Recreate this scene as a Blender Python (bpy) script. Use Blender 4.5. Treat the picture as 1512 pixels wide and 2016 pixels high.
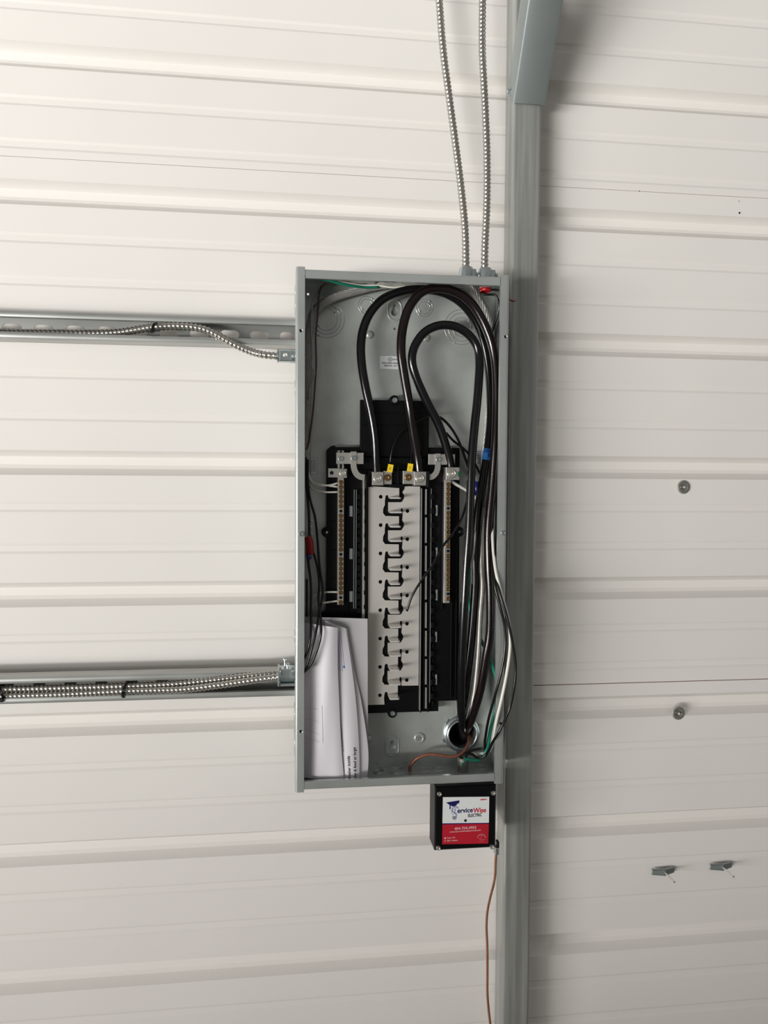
import bpy, math, random
from mathutils import Vector, Matrix
random.seed(7)
SC = bpy.context.scene
for o in list(bpy.data.objects): bpy.data.objects.remove(o)

# ------------------------------------------------------------------ camera, world, light, exposure
Z0 = 1.75                                   # height of the box top
YAW, PITCH, ROLL = .124965, -.0400865, .0061057
CAM = Vector((-.01317, -1.477, Z0-.360824)); F = 1514.
fw = Vector((math.sin(YAW)*math.cos(PITCH), math.cos(YAW)*math.cos(PITCH), math.sin(PITCH)))
rt0 = Vector((math.cos(YAW), -math.sin(YAW), 0)); up0 = rt0.cross(fw)
rt = rt0*math.cos(ROLL)+up0*math.sin(ROLL); up = -rt0*math.sin(ROLL)+up0*math.cos(ROLL)
cd = bpy.data.cameras.new('camera'); cam = bpy.data.objects.new('camera', cd); SC.collection.objects.link(cam)
cd.sensor_fit = 'VERTICAL'; cd.sensor_height = 32; cd.lens = 32*F/2016; cd.clip_start = .02
m = Matrix((rt, up, -fw)).transposed().to_4x4(); m.translation = CAM; cam.matrix_world = m
SC.camera = cam

def P(px, py, Y):
    """the point of the plane y = Y seen at a pixel of the 1512 x 2016 photograph"""
    d = fw + rt*((px-756)/F) - up*((py-1008)/F)
    return CAM + d*((Y-CAM.y)/d.y)
def X(px, py, Y): return P(px, py, Y).x
def Zc(px, py, Y): return P(px, py, Y).z

W = bpy.data.worlds.new('world'); SC.world = W; W.use_nodes = True
nt = W.node_tree; bg = nt.nodes['Background']
tc = nt.nodes.new('ShaderNodeTexCoord'); sx = nt.nodes.new('ShaderNodeSeparateXYZ'); rp = nt.nodes.new('ShaderNodeValToRGB')
mp = nt.nodes.new('ShaderNodeMapRange'); mp.inputs[1].default_value = -1; mp.inputs[2].default_value = 1
nt.links.new(tc.outputs['Generated'], sx.inputs[0]); nt.links.new(sx.outputs[2], mp.inputs[0]); nt.links.new(mp.outputs[0], rp.inputs[0]); nt.links.new(rp.outputs[0], bg.inputs[0])
rp.color_ramp.elements[0].position = .2; rp.color_ramp.elements[0].color = (.34, .35, .32, 1)
rp.color_ramp.elements[1].position = .8; rp.color_ramp.elements[1].color = (.72, .69, .67, 1)
bg.inputs[1].default_value = .39

def area(name, loc, target, sx_, sy_, power, col=(1, 1, 1)):
    l = bpy.data.lights.new(name, 'AREA'); l.shape = 'RECTANGLE'; l.size = sx_; l.size_y = sy_; l.energy = power; l.color = col
    o = bpy.data.objects.new(name, l); SC.collection.objects.link(o); o.location = loc
    o.rotation_euler = (Vector(target)-Vector(loc)).to_track_quat('-Z', 'Y').to_euler(); return o
# sunlit floor by the open door at the left: light rises from it onto the wall
area('sunlit_floor_daylight', (-5.6, -6.6, .06), (-5.6, -6.6, 3), 3.8, 3.0, 2350, (1, .985, .95))
area('daylight_opening', (-6.4, -4.5, .35), (.3, 0, 1.3), 3.4, 1.9, 375, (1, .97, .95))
SC.view_settings.view_transform = 'Standard'; SC.view_settings.look = 'None'
SC.view_settings.gamma = 1; SC.view_settings.use_curve_mapping = False; SC.view_settings.exposure = -0.04

# ------------------------------------------------------------------ materials
def mat(name, col, metal=0., rough=.5, spec=.5, var=0., vscale=20., stretch=(1, 1, 1), bump=0., bscale=200., col2=None, coat=0.):
    M = bpy.data.materials.new(name); M.use_nodes = True; n = M.node_tree; b = n.nodes['Principled BSDF']
    b.inputs['Metallic'].default_value = metal; b.inputs['Roughness'].default_value = rough
    b.inputs['Specular IOR Level'].default_value = spec; b.inputs['Coat Weight'].default_value = coat
    b.inputs['Base Color'].default_value = (*col, 1)
    tc = n.nodes.new('ShaderNodeTexCoord'); mpn = n.nodes.new('ShaderNodeMapping'); mpn.inputs['Scale'].default_value = stretch
    n.links.new(tc.outputs['Object'], mpn.inputs[0])
    no = n.nodes.new('ShaderNodeTexNoise'); no.inputs['Scale'].default_value = vscale; no.inputs['Detail'].default_value = 5
    n.links.new(mpn.outputs[0], no.inputs['Vector'])
    if var or col2:
        r = n.nodes.new('ShaderNodeValToRGB'); c2 = col2 or tuple(min(1, c*(1+var)) for c in col)
        r.color_ramp.elements[0].position = .35; r.color_ramp.elements[1].position = .68
        r.color_ramp.elements[0].color = (*[c*(1-var) for c in col], 1); r.color_ramp.elements[1].color = (*c2, 1)
        n.links.new(no.outputs[0], r.inputs[0]); n.links.new(r.outputs[0], b.inputs['Base Color'])
    if bump:
        n2 = n.nodes.new('ShaderNodeTexNoise'); n2.inputs['Scale'].default_value = bscale; n.links.new(mpn.outputs[0], n2.inputs['Vector'])
        bn = n.nodes.new('ShaderNodeBump'); bn.inputs['Strength'].default_value = bump; bn.inputs['Distance'].default_value = .001
        n.links.new(n2.outputs[0], bn.inputs['Height']); n.links.new(bn.outputs[0], b.inputs['Normal'])
    return M
M = {}
M['wall'] = mat('painted_sheet', (.80, .772, .735), 0, .55, .3, .012, 4, (1, 1, 1), .05, 900)
M['galv'] = mat('galvanized_box', (.50, .53, .515), .6, .25, .5, .07, 14, (1, 1, 1), .05, 300)
M['galvback'] = mat('galvanized_back', (.56, .59, .56), .5, .36, .5, .2, 9, (1, 1, 1), .04, 200)
M['post'] = mat('galvanized_post', (.36, .37, .35), .4, .40, .5, .2, 26, (3, 3, .12), .12, 160)
M['brace'] = mat('galvanized_brace', (.31, .345, .345), .6, .4, .5, .05, 8, (1, 1, 1), .03, 300)
M['strut'] = mat('strut_steel', (.45, .46, .445), .7, .36, .5, .09, 30, (.3, 1, 1), .05, 200)
M['zinc'] = mat('zinc_plated', (.50, .56, .57), .95, .28, .5, .06, 60)
M['armor'] = mat('conduit_armor', (.46, .44, .40), .9, .26, .5, .05, 80)
M['steel'] = mat('screw_steel', (.80, .78, .73), .95, .28, .5, .05, 90)
M['brass'] = mat('brass_screw', (.30, .185, .08), .9, .24, .5, .15, 120)
M['alu'] = mat('aluminium_lug', (.56, .545, .51), .8, .34, .5, .05, 60, (1, 1, 1), .03, 900)
M['bus'] = mat('tin_plated_bus', (.60, .575, .535), .35, .36, .5, .06, 22, (1, 1, .4), .02, 400)
M['stab'] = mat('bright_stab', (.85, .83, .79), .6, .3, .5, .03, 50)
M['plastic'] = mat('black_plastic', (.0035, .0035, .004), 0, .38, .16, .1, 40)
M['cable'] = mat('black_cable', (.0045, .004, .0045), 0, .17, .42, .15, 60, (1, 1, 1), .06, 500)
M['cableR'] = mat('black_cable_red_stripe', (.0075, .0038, .0038), 0, .17, .42, .25, 30, (1, 1, 1), .06, 500)
M['wireB'] = mat('black_wire', (.004, .004, .004), 0, .24, .4, .1, 60)
M['wireW'] = mat('white_wire', (.75, .73, .66), 0, .35, .5, .04, 40)
M['wireGy'] = mat('grey_wire', (.40, .39, .37), .3, .3, .5, .12, 60)
M['wireG'] = mat('green_wire', (.010, .20, .13), 0, .35, .5, .08, 60)
M['wireBr'] = mat('brown_wire', (.09, .05, .042), 0, .35, .5, .08, 60)
M['copper'] = mat('copper_wire', (.58, .27, .17), .85, .33, .5, .1, 80)
M['copperD'] = mat('dull_copper_wire', (.36, .15, .10), .6, .4, .5, .15, 60)
M['strand'] = mat('bare_strand', (.62, .60, .56), .8, .3, .5, .1, 90)
M['red'] = mat('red_plastic', (.32, .006, .008), 0, .35, .5, .1, 40)
M['redD'] = mat('dark_red_wire', (.16, .005, .01), 0, .4, .5, .1, 40)
M['yellow'] = mat('yellow_tag', (.85, .60, .02), 0, .4, .5, .06, 90)
M['blue'] = mat('blue_tape', (.02, .16, .50), 0, .35, .5, .1, 90)
M['blueD'] = mat('dark_blue', (.008, .02, .16), 0, .35, .5, .1, 90)
M['greenS'] = mat('green_screw', (.02, .12, .06), .4, .35, .5, .1, 90)
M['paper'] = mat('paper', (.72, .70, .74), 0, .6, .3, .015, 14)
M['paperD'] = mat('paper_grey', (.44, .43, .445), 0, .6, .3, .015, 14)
M['ink'] = mat('ink', (.03, .03, .04), 0, .6, .3, .05, 40)
M['inkL'] = mat('faint_ink', (.34, .33, .36), 0, .6, .3, .05, 40)
M['labelW'] = mat('label_white', (.74, .76, .76), 0, .3, .5, .01, 40)
M['labelG'] = mat('label_grey', (.42, .41, .40), 0, .45, .5, .03, 90)
M['labelR'] = mat('label_red', (.46, .012, .028), 0, .3, .5, .04, 30)
M['navy'] = mat('navy_print', (.008, .008, .10), 0, .35, .5, .05, 40)
M['lilac'] = mat('lilac_print', (.16, .17, .50), 0, .35, .5, .05, 40)
M['redP'] = mat('red_print', (.55, .01, .02), 0, .35, .5, .05, 40)
M['pink'] = mat('pale_print', (.80, .55, .55), 0, .35, .5, .05, 40)
M['pinkD'] = mat('dull_pink_print', (.60, .20, .22), 0, .35, .5, .05, 40)
M['greyP'] = mat('grey_print', (.38, .40, .41), 0, .35, .5, .05, 40)
M['dark'] = mat('dark_hole', (.012, .012, .012), 0, .8, .1, .05, 40)
M['zincpipe'] = mat('threaded_nipple', (.22, .215, .19), .4, .45, .5, .1, 60)
M['hook'] = mat('grey_clip', (.22, .23, .24), .1, .45, .5, .05, 60)
M['washer'] = mat('rubber_washer', (.20, .195, .175), .3, .4, .5, .1, 90)
M['concrete'] = mat('concrete', (.30, .295, .27), 0, .8, .3, .15, 3, (1, 1, 1), .3, 60)
M['gasket'] = mat('seam_shadow_gap', (.34, .24, .22), 0, .7, .2, .05, 40)

# ------------------------------------------------------------------ helpers
def link(o, parent=None):
    SC.collection.objects.link(o)
    if parent: o.parent = parent
    return o
def mesh_obj(name, v, f, m, parent=None, smooth=False):
    me = bpy.data.meshes.new(name); me.from_pydata([tuple(a) for a in v], [], f); me.validate(); me.update()
    if smooth:
        for p in me.polygons: p.use_smooth = True
    me.materials.append(M[m]); return link(bpy.data.objects.new(name, me), parent)
def tag(o, label=None, cat=None, group=None, kind=None):
    if label: o['label'] = label
    if cat: o['category'] = cat
    if group: o['group'] = group
    if kind: o['kind'] = kind
    return o
def empty(name, loc, label=None, cat=None, group=None, kind=None):
    o = bpy.data.objects.new(name, None); SC.collection.objects.link(o); o.empty_display_size = .02
    tag(o, label, cat, group, kind); o['_loc'] = 0; del o['_loc']; return o
class MB:
    """collects shapes; build() links them as one mesh object"""
    def __init__(s): s.v = []; s.f = []
    def add(s, v, f): n = len(s.v); s.v += [Vector(a) for a in v]; s.f += [[i+n for i in q] for q in f]; return s
    def box(s, x0, x1, y0, y1, z0, z1, b=0.):
        if b <= 0:
            s.add([(x, y, z) for x in (x0, x1) for y in (y0, y1) for z in (z0, z1)],
                  [(0, 1, 3, 2), (4, 6, 7, 5), (0, 4, 5, 1), (2, 3, 7, 6), (0, 2, 6, 4), (1, 5, 7, 3)])
        else:                                  # front edges (towards -y) bevelled
            x0, x1 = min(x0, x1), max(x0, x1); z0, z1 = min(z0, z1), max(z0, z1); yf, yb = min(y0, y1), max(y0, y1)
            r = [(x0, z0), (x1, z0), (x1, z1), (x0, z1)]; q = [(x0+b, z0+b), (x1-b, z0+b), (x1-b, z1-b), (x0+b, z1-b)]
            v = [(x, yb, z) for x, z in r]+[(x, yf+b, z) for x, z in r]+[(x, yf, z) for x, z in q]
            f = [(3, 2, 1, 0), (8, 9, 10, 11)]
            for i in range(4):
                j = (i+1) % 4; f += [(i, j, 4+j, 4+i), (4+i, 4+j, 8+j, 8+i)]
            s.add(v, f)
        return s
    def sweep(s, pts, r, n=10, cap=True, rf=None):
        pts = [Vector(p) for p in pts]; T = []
        for i in range(len(pts)):
            a = pts[max(0, i-1)]; b = pts[min(len(pts)-1, i+1)]; T.append((b-a).normalized())
        N = T[0].orthogonal().normalized(); V = []; L = 0
        for i, p in enumerate(pts):
            if i: L += (p-pts[i-1]).length; N = (N-T[i]*N.dot(T[i])).normalized()
            B = T[i].cross(N)
            for k in range(n):
                a = 2*math.pi*k/n; rr = rf(L, a) if rf else r
                V.append(p+(N*math.cos(a)+B*math.sin(a))*rr)
        Fc = []
        for i in range(len(pts)-1):
            for k in range(n):
                k2 = (k+1) % n; Fc.append((i*n+k, i*n+k2, (i+1)*n+k2, (i+1)*n+k))
        if cap: Fc += [list(range(n))[::-1], [(len(pts)-1)*n+k for k in range(n)]]
        return s.add(V, Fc)
    def cyl(s, a, b, r, n=16, r2=None):
        a = Vector(a); b = Vector(b); t = (b-a).normalized(); N = t.orthogonal().normalized(); B = t.cross(N); r2 = r if r2 is None else r2
        V = [a+(N*math.cos(2*math.pi*k/n)+B*math.sin(2*math.pi*k/n))*r for k in range(n)]
        V += [b+(N*math.cos(2*math.pi*k/n)+B*math.sin(2*math.pi*k/n))*r2 for k in range(n)]
        return s.add(V, [(k, (k+1) % n, n+(k+1) % n, n+k) for k in range(n)]+[list(range(n))[::-1], [n+k for k in range(n)]])
    def lathe(s, c, prof, n=24, ax='y', a0=0, a1=2*math.pi):
        """prof: (radius, distance along the axis), axis y points to the camera (-y) for positive distance"""
        c = Vector(c); V = []; full = abs(a1-a0-2*math.pi) < 1e-6; m_ = n if full else n+1
        for r, h in prof:
            for k in range(m_):
                a = a0+(a1-a0)*k/n; u, w = r*math.cos(a), r*math.sin(a)
                V.append(c+(Vector((u, -h, w)) if ax == 'y' else Vector((u, w, h)) if ax == 'z' else Vector((h, u, w))))
        f = []
        for i in range(len(prof)-1):
            for k in range(n):
                k2 = (k+1) % m_; f.append((i*m_+k, i*m_+k2, (i+1)*m_+k2, (i+1)*m_+k))
        return s.add(V, f)
    def torus(s, c, R, r, n=28, k=6, ax='y', a0=0, a1=2*math.pi):
        return s.lathe(c, [(R+r*math.cos(2*math.pi*i/k), r*math.sin(2*math.pi*i/k)) for i in range(k+1)], n, ax, a0, a1)
    def plate(s, outline, holes, y0, y1):
        """flat plate in the x-z plane between y0 and y1 with real holes; points are (x, z)"""
        cu = bpy.data.curves.new('t', 'CURVE'); cu.dimensions = '2D'; cu.fill_mode = 'BOTH'; cu.extrude = abs(y1-y0)/2
        for ring in [outline]+list(holes):
            sp = cu.splines.new('POLY'); sp.points.add(len(ring)-1); sp.use_cyclic_u = True
            for p, q in zip(sp.points, ring): p.co = (q[0], q[1], 0, 1)
        o = bpy.data.objects.new('t', cu); me = bpy.data.meshes.new_from_object(o); ym = (y0+y1)/2
        s.add([(v.co.x, ym-v.co.z, v.co.y) for v in me.vertices], [list(p.vertices) for p in me.polygons])
        bpy.data.objects.remove(o); bpy.data.curves.remove(cu); bpy.data.meshes.remove(me); return s
    def build(s, name, m, parent=None, smooth=False, auto=False):
        o = mesh_obj(name, s.v, s.f, m, parent, smooth or auto)
        if auto:
            try: o.data.set_sharp_from_angle(angle=math.radians(35))
            except Exception: pass
        return o
def circ(cx, cz, r, n=20, rz=None): return [(cx+r*math.cos(2*math.pi*k/n), cz+(rz or r)*math.sin(2*math.pi*k/n)) for k in range(n)]
def slot(cx, cz, hw, hh, n=8):                 # rounded slot, half width hw along x, half height hh
    out = []
    for k in range(n+1): a = -math.pi/2+math.pi*k/n; out.append((cx+hw-hh+hh*math.cos(a), cz+hh*math.sin(a)))
    for k in range(n+1): a = math.pi/2+math.pi*k/n; out.append((cx-hw+hh+hh*math.cos(a), cz+hh*math.sin(a)))
    return out
def spline(pts, step=.004):
    pts = [Vector(p) for p in pts]; P_ = [pts[0]*2-pts[1]]+pts+[pts[-1]*2-pts[-2]]; out = []
    for i in range(1, len(P_)-2):
        a, b, c, d = P_[i-1:i+3]; n = max(2, int((c-b).length/step))
        for k in range(n):
            t = k/n; out.append(.5*((2*b)+(c-a)*t+(2*a-5*b+4*c-d)*t*t+(3*b-a-3*c+d)*t**3))
    out.append(pts[-1]); return out
def path(px, step=.004):                       # [(px, py, Y), ...]
    return spline([P(*p) for p in px], step)
def wire(name, px, r, m, label=None, cat='wire', group=None, n=8, step=.004, parent=None):
    o = MB().sweep(path(px, step), r, n).build(name, m, parent, smooth=True)
    if label: tag(o, label, cat, group)
    return o
def resample(pts, step):
    out = [pts[0]]; acc = 0
    for a, b in zip(pts, pts[1:]):
        L = (b-a).length; d = step-acc
        while d <= L: out.append(a.lerp(b, d/L)); d += step
        acc = (acc+L) % step
    return out
def armor(pts, r=.0062, pitch=.0076, n=14):
    pts = resample(pts, pitch/6)
    return MB().sweep(pts, r, n, True, lambda L, a: r*(1+.13*math.cos(2*math.pi*L/pitch-a)))
def rope(pts, R, k, rs, twist, core=True, n=6):
    mb = MB(); pts = resample(pts, .0025); T = []
    for i in range(len(pts)): T.append((pts[min(len(pts)-1, i+1)]-pts[max(0, i-1)]).normalized())
    N = T[0].orthogonal().normalized(); fr = []
    for i in range(len(pts)): N = (N-T[i]*N.dot(T[i])).normalized(); fr.append((N.copy(), T[i].cross(N)))
    for j in range(k):
        q = []
        for i, p in enumerate(pts):
            a = 2*math.pi*(j/k+i*.0025/twist); q.append(p+(fr[i][0]*math.cos(a)+fr[i][1]*math.sin(a))*(R-rs))
        mb.sweep(q, rs, n)
    if core: mb.sweep(pts, R-rs, 8)
    return mb
def text(s, size, fn, bold=0., sx=1., align='LEFT', shear=0., mb=None, ext=0.):
    """text outlines as real flat geometry; fn maps (u, v) in text units (metres) to a point"""
    cu = bpy.data.curves.new('t', 'FONT'); cu.body = s; cu.size = size; cu.offset = bold; cu.align_x = align; cu.shear = shear; cu.resolution_u = 2; cu.extrude = ext
    o = bpy.data.objects.new('t', cu); me = bpy.data.meshes.new_from_object(o)
    mb = mb or MB(); mb.add([fn(v.co.x*sx, v.co.y, v.co.z) for v in me.vertices], [list(p.vertices) for p in me.polygons])
    bpy.data.objects.remove(o); bpy.data.curves.remove(cu); bpy.data.meshes.remove(me); return mb
def flat(px, py, Y, slope=0.):                # text laid in the plane y = Y, starting at a pixel
    o = P(px, py, Y); c, s_ = math.cos(slope), math.sin(slope)
    return lambda u, v, w=0: o+Vector((u*c-v*s_, -w, u*s_+v*c))
PX = 1.38/F                                    # metres per pixel at the panel
def screw_mb(r, h, slot_=True, n=18):
    """a screw head at the origin facing -y with a raised rim and a recessed socket"""
    return MB().lathe((0, 0, 0), [(r, 0), (r, h*.6), (r*.88, h), (r*.55, h), (r*.5, h*.45), (0, h*.45)], n)
def place(mesh, name, loc, parent=None, rot=0., scale=1.):
    o = bpy.data.objects.new(name, mesh); o.location = loc; o.rotation_euler = (0, rot, 0); o.scale = (scale,)*3
    return link(o, parent)
def tmpl(mb, m, auto=True):
    o = mb.build('t', m, None, auto=auto); me = o.data; bpy.data.objects.remove(o); return me

# ------------------------------------------------------------------ the setting: corrugated back wall in overlapping sheets
# major ribs are channels that recess away from the room; two shallow ribs lie between them
xw0, xw1 = -2.3, 2.5
PITCH_R = None
zr = [Zc(1400, y, 0) for y in (1177.5,)][0]
ref = [Zc(1300, 463.5, 0), Zc(1300, 1178.5, 0)]     # lower edges of two channels seen right of the post
P_R = (ref[0]-ref[1])/3                          # hence the rib pitch
def profile(z0, z1):
    out = []; k = math.floor((z0-ref[1])/P_R)-1
    while ref[1]+k*P_R < z1+P_R:
        b = ref[1]+k*P_R; w = P_R*.19; d = .019
        out += [(b, 0), (b+w*.27, d*.82), (b+w*.42, d), (b+w*.74, d), (b+w*.98, .0)]
        for c in (.405, .72):
            q = b+P_R*c; out += [(q, 0), (q+.0045, .0022), (q+.0145, .0022), (q+.019, 0)]
        k += 1
    out = [p for p in out if z0 < p[0] < z1]
    return [(z0, 0)]+out+[(z1, 0)]
wall = empty('wall_back', (0, 0, 0), 'white ribbed sheet metal wall of a metal building', 'wall', None, 'structure')
seamA = Zc(1300, 379, 0); seamB = Zc(1300, 1342.5, 0)
random.seed(3)
for i, (a, b, yo) in enumerate([(seamA, 3.0, .0), (seamB, seamA, .0), (.0, seamB, .0)]):
    ga, gb = ((.00035 if i == 0 else .0009), (.00035 if i == 1 else .0009)); pr = profile(a+(ga if i < 2 else 0), b-(0 if i == 0 else (.00035 if i == 1 else .0009))); v = []; f = []; xs = [xw0+(xw1-xw0)*k/96 for k in range(97)]
    for z, d in pr:
        for x in xs: v.append((x, d+yo, z))
    nx = len(xs)
    for r_ in range(len(pr)-1):
        for c in range(nx-1): f.append((r_*nx+c, r_*nx+c+1, (r_+1)*nx+c+1, (r_+1)*nx+c))
    mesh_obj('wall_panel', v, f, 'wall', wall, False)
for z, h in ((seamA, .0007), (seamB, .0016)):                 # backing lap seen in the open seam
    MB().box(xw0, xw1, .0012, .002, z-.01, z+.01).build('lap_seam', 'gasket', wall)
MB().box(xw0, xw1, -3.2, .03, -.02, 0).build('floor', 'concrete')
bpy.data.objects['floor']['kind'] = 'structure'

# ------------------------------------------------------------------ steel post and knee brace
PY = -.057
pxl = (X(1011.5, 205, PY)+X(987.5, 2016, PY))/2; pxr = (X(1068, 205, PY)+X(1041, 2016, PY))/2
def tube_profile(x0, x1, y0, y1, r, n=5):
    out = []
    for cx_, cy_, a in ((x1-r, y1-r, 0), (x0+r, y1-r, 90), (x0+r, y0+r, 180), (x1-r, y0+r, 270)):
        for k in range(n+1): t = math.radians(a+90*k/n); out.append((cx_+r*math.cos(t), cy_+r*math.sin(t)))
    return out
pp = tube_profile(pxl, pxr, PY, -.0005, .006); n = len(pp); v = []; f = []
for z in (.0, 3.0): v += [(x, y, z) for x, y in pp]
f = [(k, (k+1) % n, n+(k+1) % n, n+k) for k in range(n)]+[list(range(n))[::-1], list(range(n, 2*n))]
post = mesh_obj('steel_post', v, f, 'post', None, True); post.data.set_sharp_from_angle(angle=math.radians(50))
tag(post, 'tall square galvanized steel post against the white ribbed wall', 'post')

b0l, b0r = P(1009.5, 203, PY-.004), P(1074, 207, PY-.004)
ang = math.radians(33); L = .75
dv = Vector((0, -math.sin(ang), math.cos(ang))); nv = Vector((0, math.cos(ang), math.sin(ang)))   # along, and back into the channel
def chan(x0, x1, org, dep, th=.0018, rr=.004):
    prof = [(x0, dep), (x0, rr), (x0+rr*.3, rr*.3), (x0+rr, 0), (x1-rr, 0), (x1-rr*.3, rr*.3), (x1, rr), (x1, dep)]
    inner = [(x1-th, dep), (x1-th, rr+th*.3), (x1-rr, th), (x0+rr, th), (x0+th, rr+th*.3), (x0+th, dep)]
    return prof+inner
brace = empty('knee_brace', b0l, 'grey folded steel knee brace angling up from the post at top', 'brace')
prof = chan(b0l.x, b0r.x, None, .054); v = []
zb = (b0l.z+b0r.z)/2; og = Vector((0, PY-.004, zb)); nn = len(prof)
for s_ in (0, L):
    for x, d in prof:
        e = 0 if s_ else d*.25
        v.append(Vector((x, 0, 0))+og+dv*(s_+e)+nv*d)
f = [(k, (k+1) % nn, nn+(k+1) % nn, nn+k) for k in range(nn)]
h = nn
f += [[0, 1, 12, 13], [1, 2, 11, 12][:4], [2, 3, 11], [3, 4, 10, 11], [4, 5, 10], [5, 6, 9, 10][:4], [6, 7, 8, 9]]
MB().add(v, f).build('channel', 'brace', brace, auto=True)
sm = tmpl(MB().lathe((0, 0, 0), [(.0075, 0), (.0075, .0012), (.0045, .0014), (.0045, .0055), (.0035, .0065), (0, .0065)], 6), 'zinc')
o = place(sm, 'hex_screw', (b0l.x, Zc(0, 0, 0)*0+PY+.012, Zc(1000, 183, -.04)), brace); o.rotation_euler = (0, 0, math.radians(-90))

# ------------------------------------------------------------------ strut channels
BOXW, BOXH, YB, YF = .37129, .9010, -.064, -.157
def strut(zc_, label, slots, z_h=.0475, xl=-1.7, xr=.34):
    yf, yb, t, lip, ret = YB-.0, -.0235, .0018, .0115, .008
    z0, z1 = zc_-z_h/2, zc_+z_h/2; root = empty('strut_channel', (0, 0, 0), label, 'strut channel', 'strut channels left of the panel')
    hl = [slot(x, zc_, .0172, .0085) for x in slots]
    MB().plate([(xl, z0), (xr, z0), (xr, z1), (xl, z1)], hl, yb-t, yb).build('slotted_web', 'strut', root)
    for s_ in (1, -1):
        ze = zc_+s_*z_h/2; a = [(yb, 0), (yf+.003, 0), (yf+.0009, .0009), (yf, .003), (yf, lip-.002), (yf+.0008, lip-.0005), (yf+.002, lip), (yf+ret, lip)]
        b = [(yf+ret, lip-t), (yf+.0028, lip-t), (yf+t, lip-t-.001), (yf+t, .0035), (yf+.0035, t), (yb, t)]
        pr = a+b; k = len(pr); v = [(xx, y, ze-s_*w) for xx in (xl, xr) for y, w in pr]
        MB().add(v, [(i, (i+1) % k, k+(i+1) % k, k+i) for i in range(k)]+[list(range(k))[::-1], list(range(k, 2*k))]).build('channel_lip', 'strut', root, auto=True)
    return root
zs1 = (Zc(0, 611, YB)+Zc(0, 664, YB))/2; zs2 = (Zc(0, 1336, YB)+Zc(0, 1386, YB))/2
x0s = X(24, 640, -.0235); dxs = (X(511, 655, -.0235)-x0s)/8
strut(zs1, 'slotted steel strut channel carrying one flexible conduit, upper of two', [x0s+dxs*k for k in range(-20, 11)])
strut(zs2, 'steel strut channel filled with two flexible conduits, lower of two', [x0s+dxs*k+.012 for k in range(-20, 11)])

# ------------------------------------------------------------------ the panel box
pan = empty('electrical_panel', (0, 0, 0), 'open galvanized electrical panel box without a cover, black bus interior exposed', 'electrical panel')
T = .0016; FL = .0158; R_ = .0048; zt, zb_ = Z0, Z0-BOXH
# back panel with knockout rings, keyholes and holes
def bc(px, py): p = P(px, py, YB-.002); return p.x, p.z
holes = []
keys = [(777, 611, 1), (772, 1469, 1)]
for kx, ky, _ in keys:
    cx_, cz_ = bc(kx, ky)
    holes.append([(cx_+.0066*math.cos(a), cz_-.0035+.0066*math.sin(a)) for a in [math.radians(125+290*k/14) for k in range(15)]]+[(cx_+.0030, cz_+.0075), (cx_, cz_+.0100), (cx_-.0030, cz_+.0075)])
    holes[-1] = holes[-1][:15]+[(cx_+.0032, cz_+.009), (cx_, cz_+.0115), (cx_-.0032, cz_+.009)]
for hx, hy, r in ((777, 647, .0022), (606.5, 579, .0022), (607, 789.6, .0022)): holes.append(circ(*bc(hx, hy), r, 10))
hb = bc(908, 1443); holes.append(circ(hb[0], hb[1], .0265, 32))
back = MB().plate([(T, zb_+T), (BOXW-T, zb_+T), (BOXW-T, zt-T), (T, zt-T)], holes, YB-.0016, YB).build('back_panel', 'galvback', pan)
YK = YB-.0016
def rings(px, py, radii, parent, arcs=None, nm='knockout'):
    c = P(px, py, YK); mb = MB()
    for r in radii: mb.torus((c.x, YK+.0004, c.z), r*PX*1.015, .0010, 40, 6)
    if len(radii) > 1:
        for k, r in enumerate(radii):
            for a in (40, 220):
                t = math.radians(a+k*12); mb.lathe((c.x+r*PX*math.cos(t), YK, c.z+r*PX*math.sin(t)), [(.0022, 0), (.0016, .0009), (0, .0011)], 8)
    return mb.build(nm, 'galv', parent, smooth=True)
rings(642.4, 629, (21.5, 28.5, 35.5), back); rings(909, 644, (19, 28, 35), back)
for kx, ky in ((722, 601), (835.5, 606)): rings(kx, ky, (12, 17), back)
for kx, ky in ((728, 659), (839, 665), (726, 1455)):
    c = P(kx, ky, YK); MB().lathe(c, [(.0080, 0), (.0066, .0018), (.0045, .0030), (.0010, .0033), (0, .0033)], 20).build('dimple', 'galvback', back, smooth=True)
for kx, ky, _ in keys:
    c = P(kx, ky, YK); mb = MB(); q = slot(0, 0, .0185, .0125, 10)
    mb.sweep([(c.x+z_, YK+.0006, c.z+x_) for x_, z_ in q]+[(c.x+q[0][1], YK+.0006, c.z+q[0][0])], .0021, 8, False).build('keyhole_rim', 'galvback', back, smooth=True)
c = P(825.6, 1453, YK)
MB().lathe(c, [(.0110, 0), (.0098, .0022), (.0072, .0030), (.0058, .0018), (.0044, .0018)], 24).build('raised_boss', 'galvback', back, smooth=True)
MB().lathe(c+Vector((0, -.0006, 0)), [(.0045, 0), (.0045, .0012), (.002, .0014), (0, .0008)], 14).build('rivet', 'steel', back, auto=True)
for kx, ky in ((748, 1504), (799.5, 1501.5)):
    MB().torus(P(kx, ky, YK), .0038, .0009, 16, 6).build('dimple', 'galvback', back, smooth=True)
MB().torus(P(968, 1501, YK), .003, .0009, 16, 6).build('dimple', 'galvback', back, smooth=True)

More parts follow.
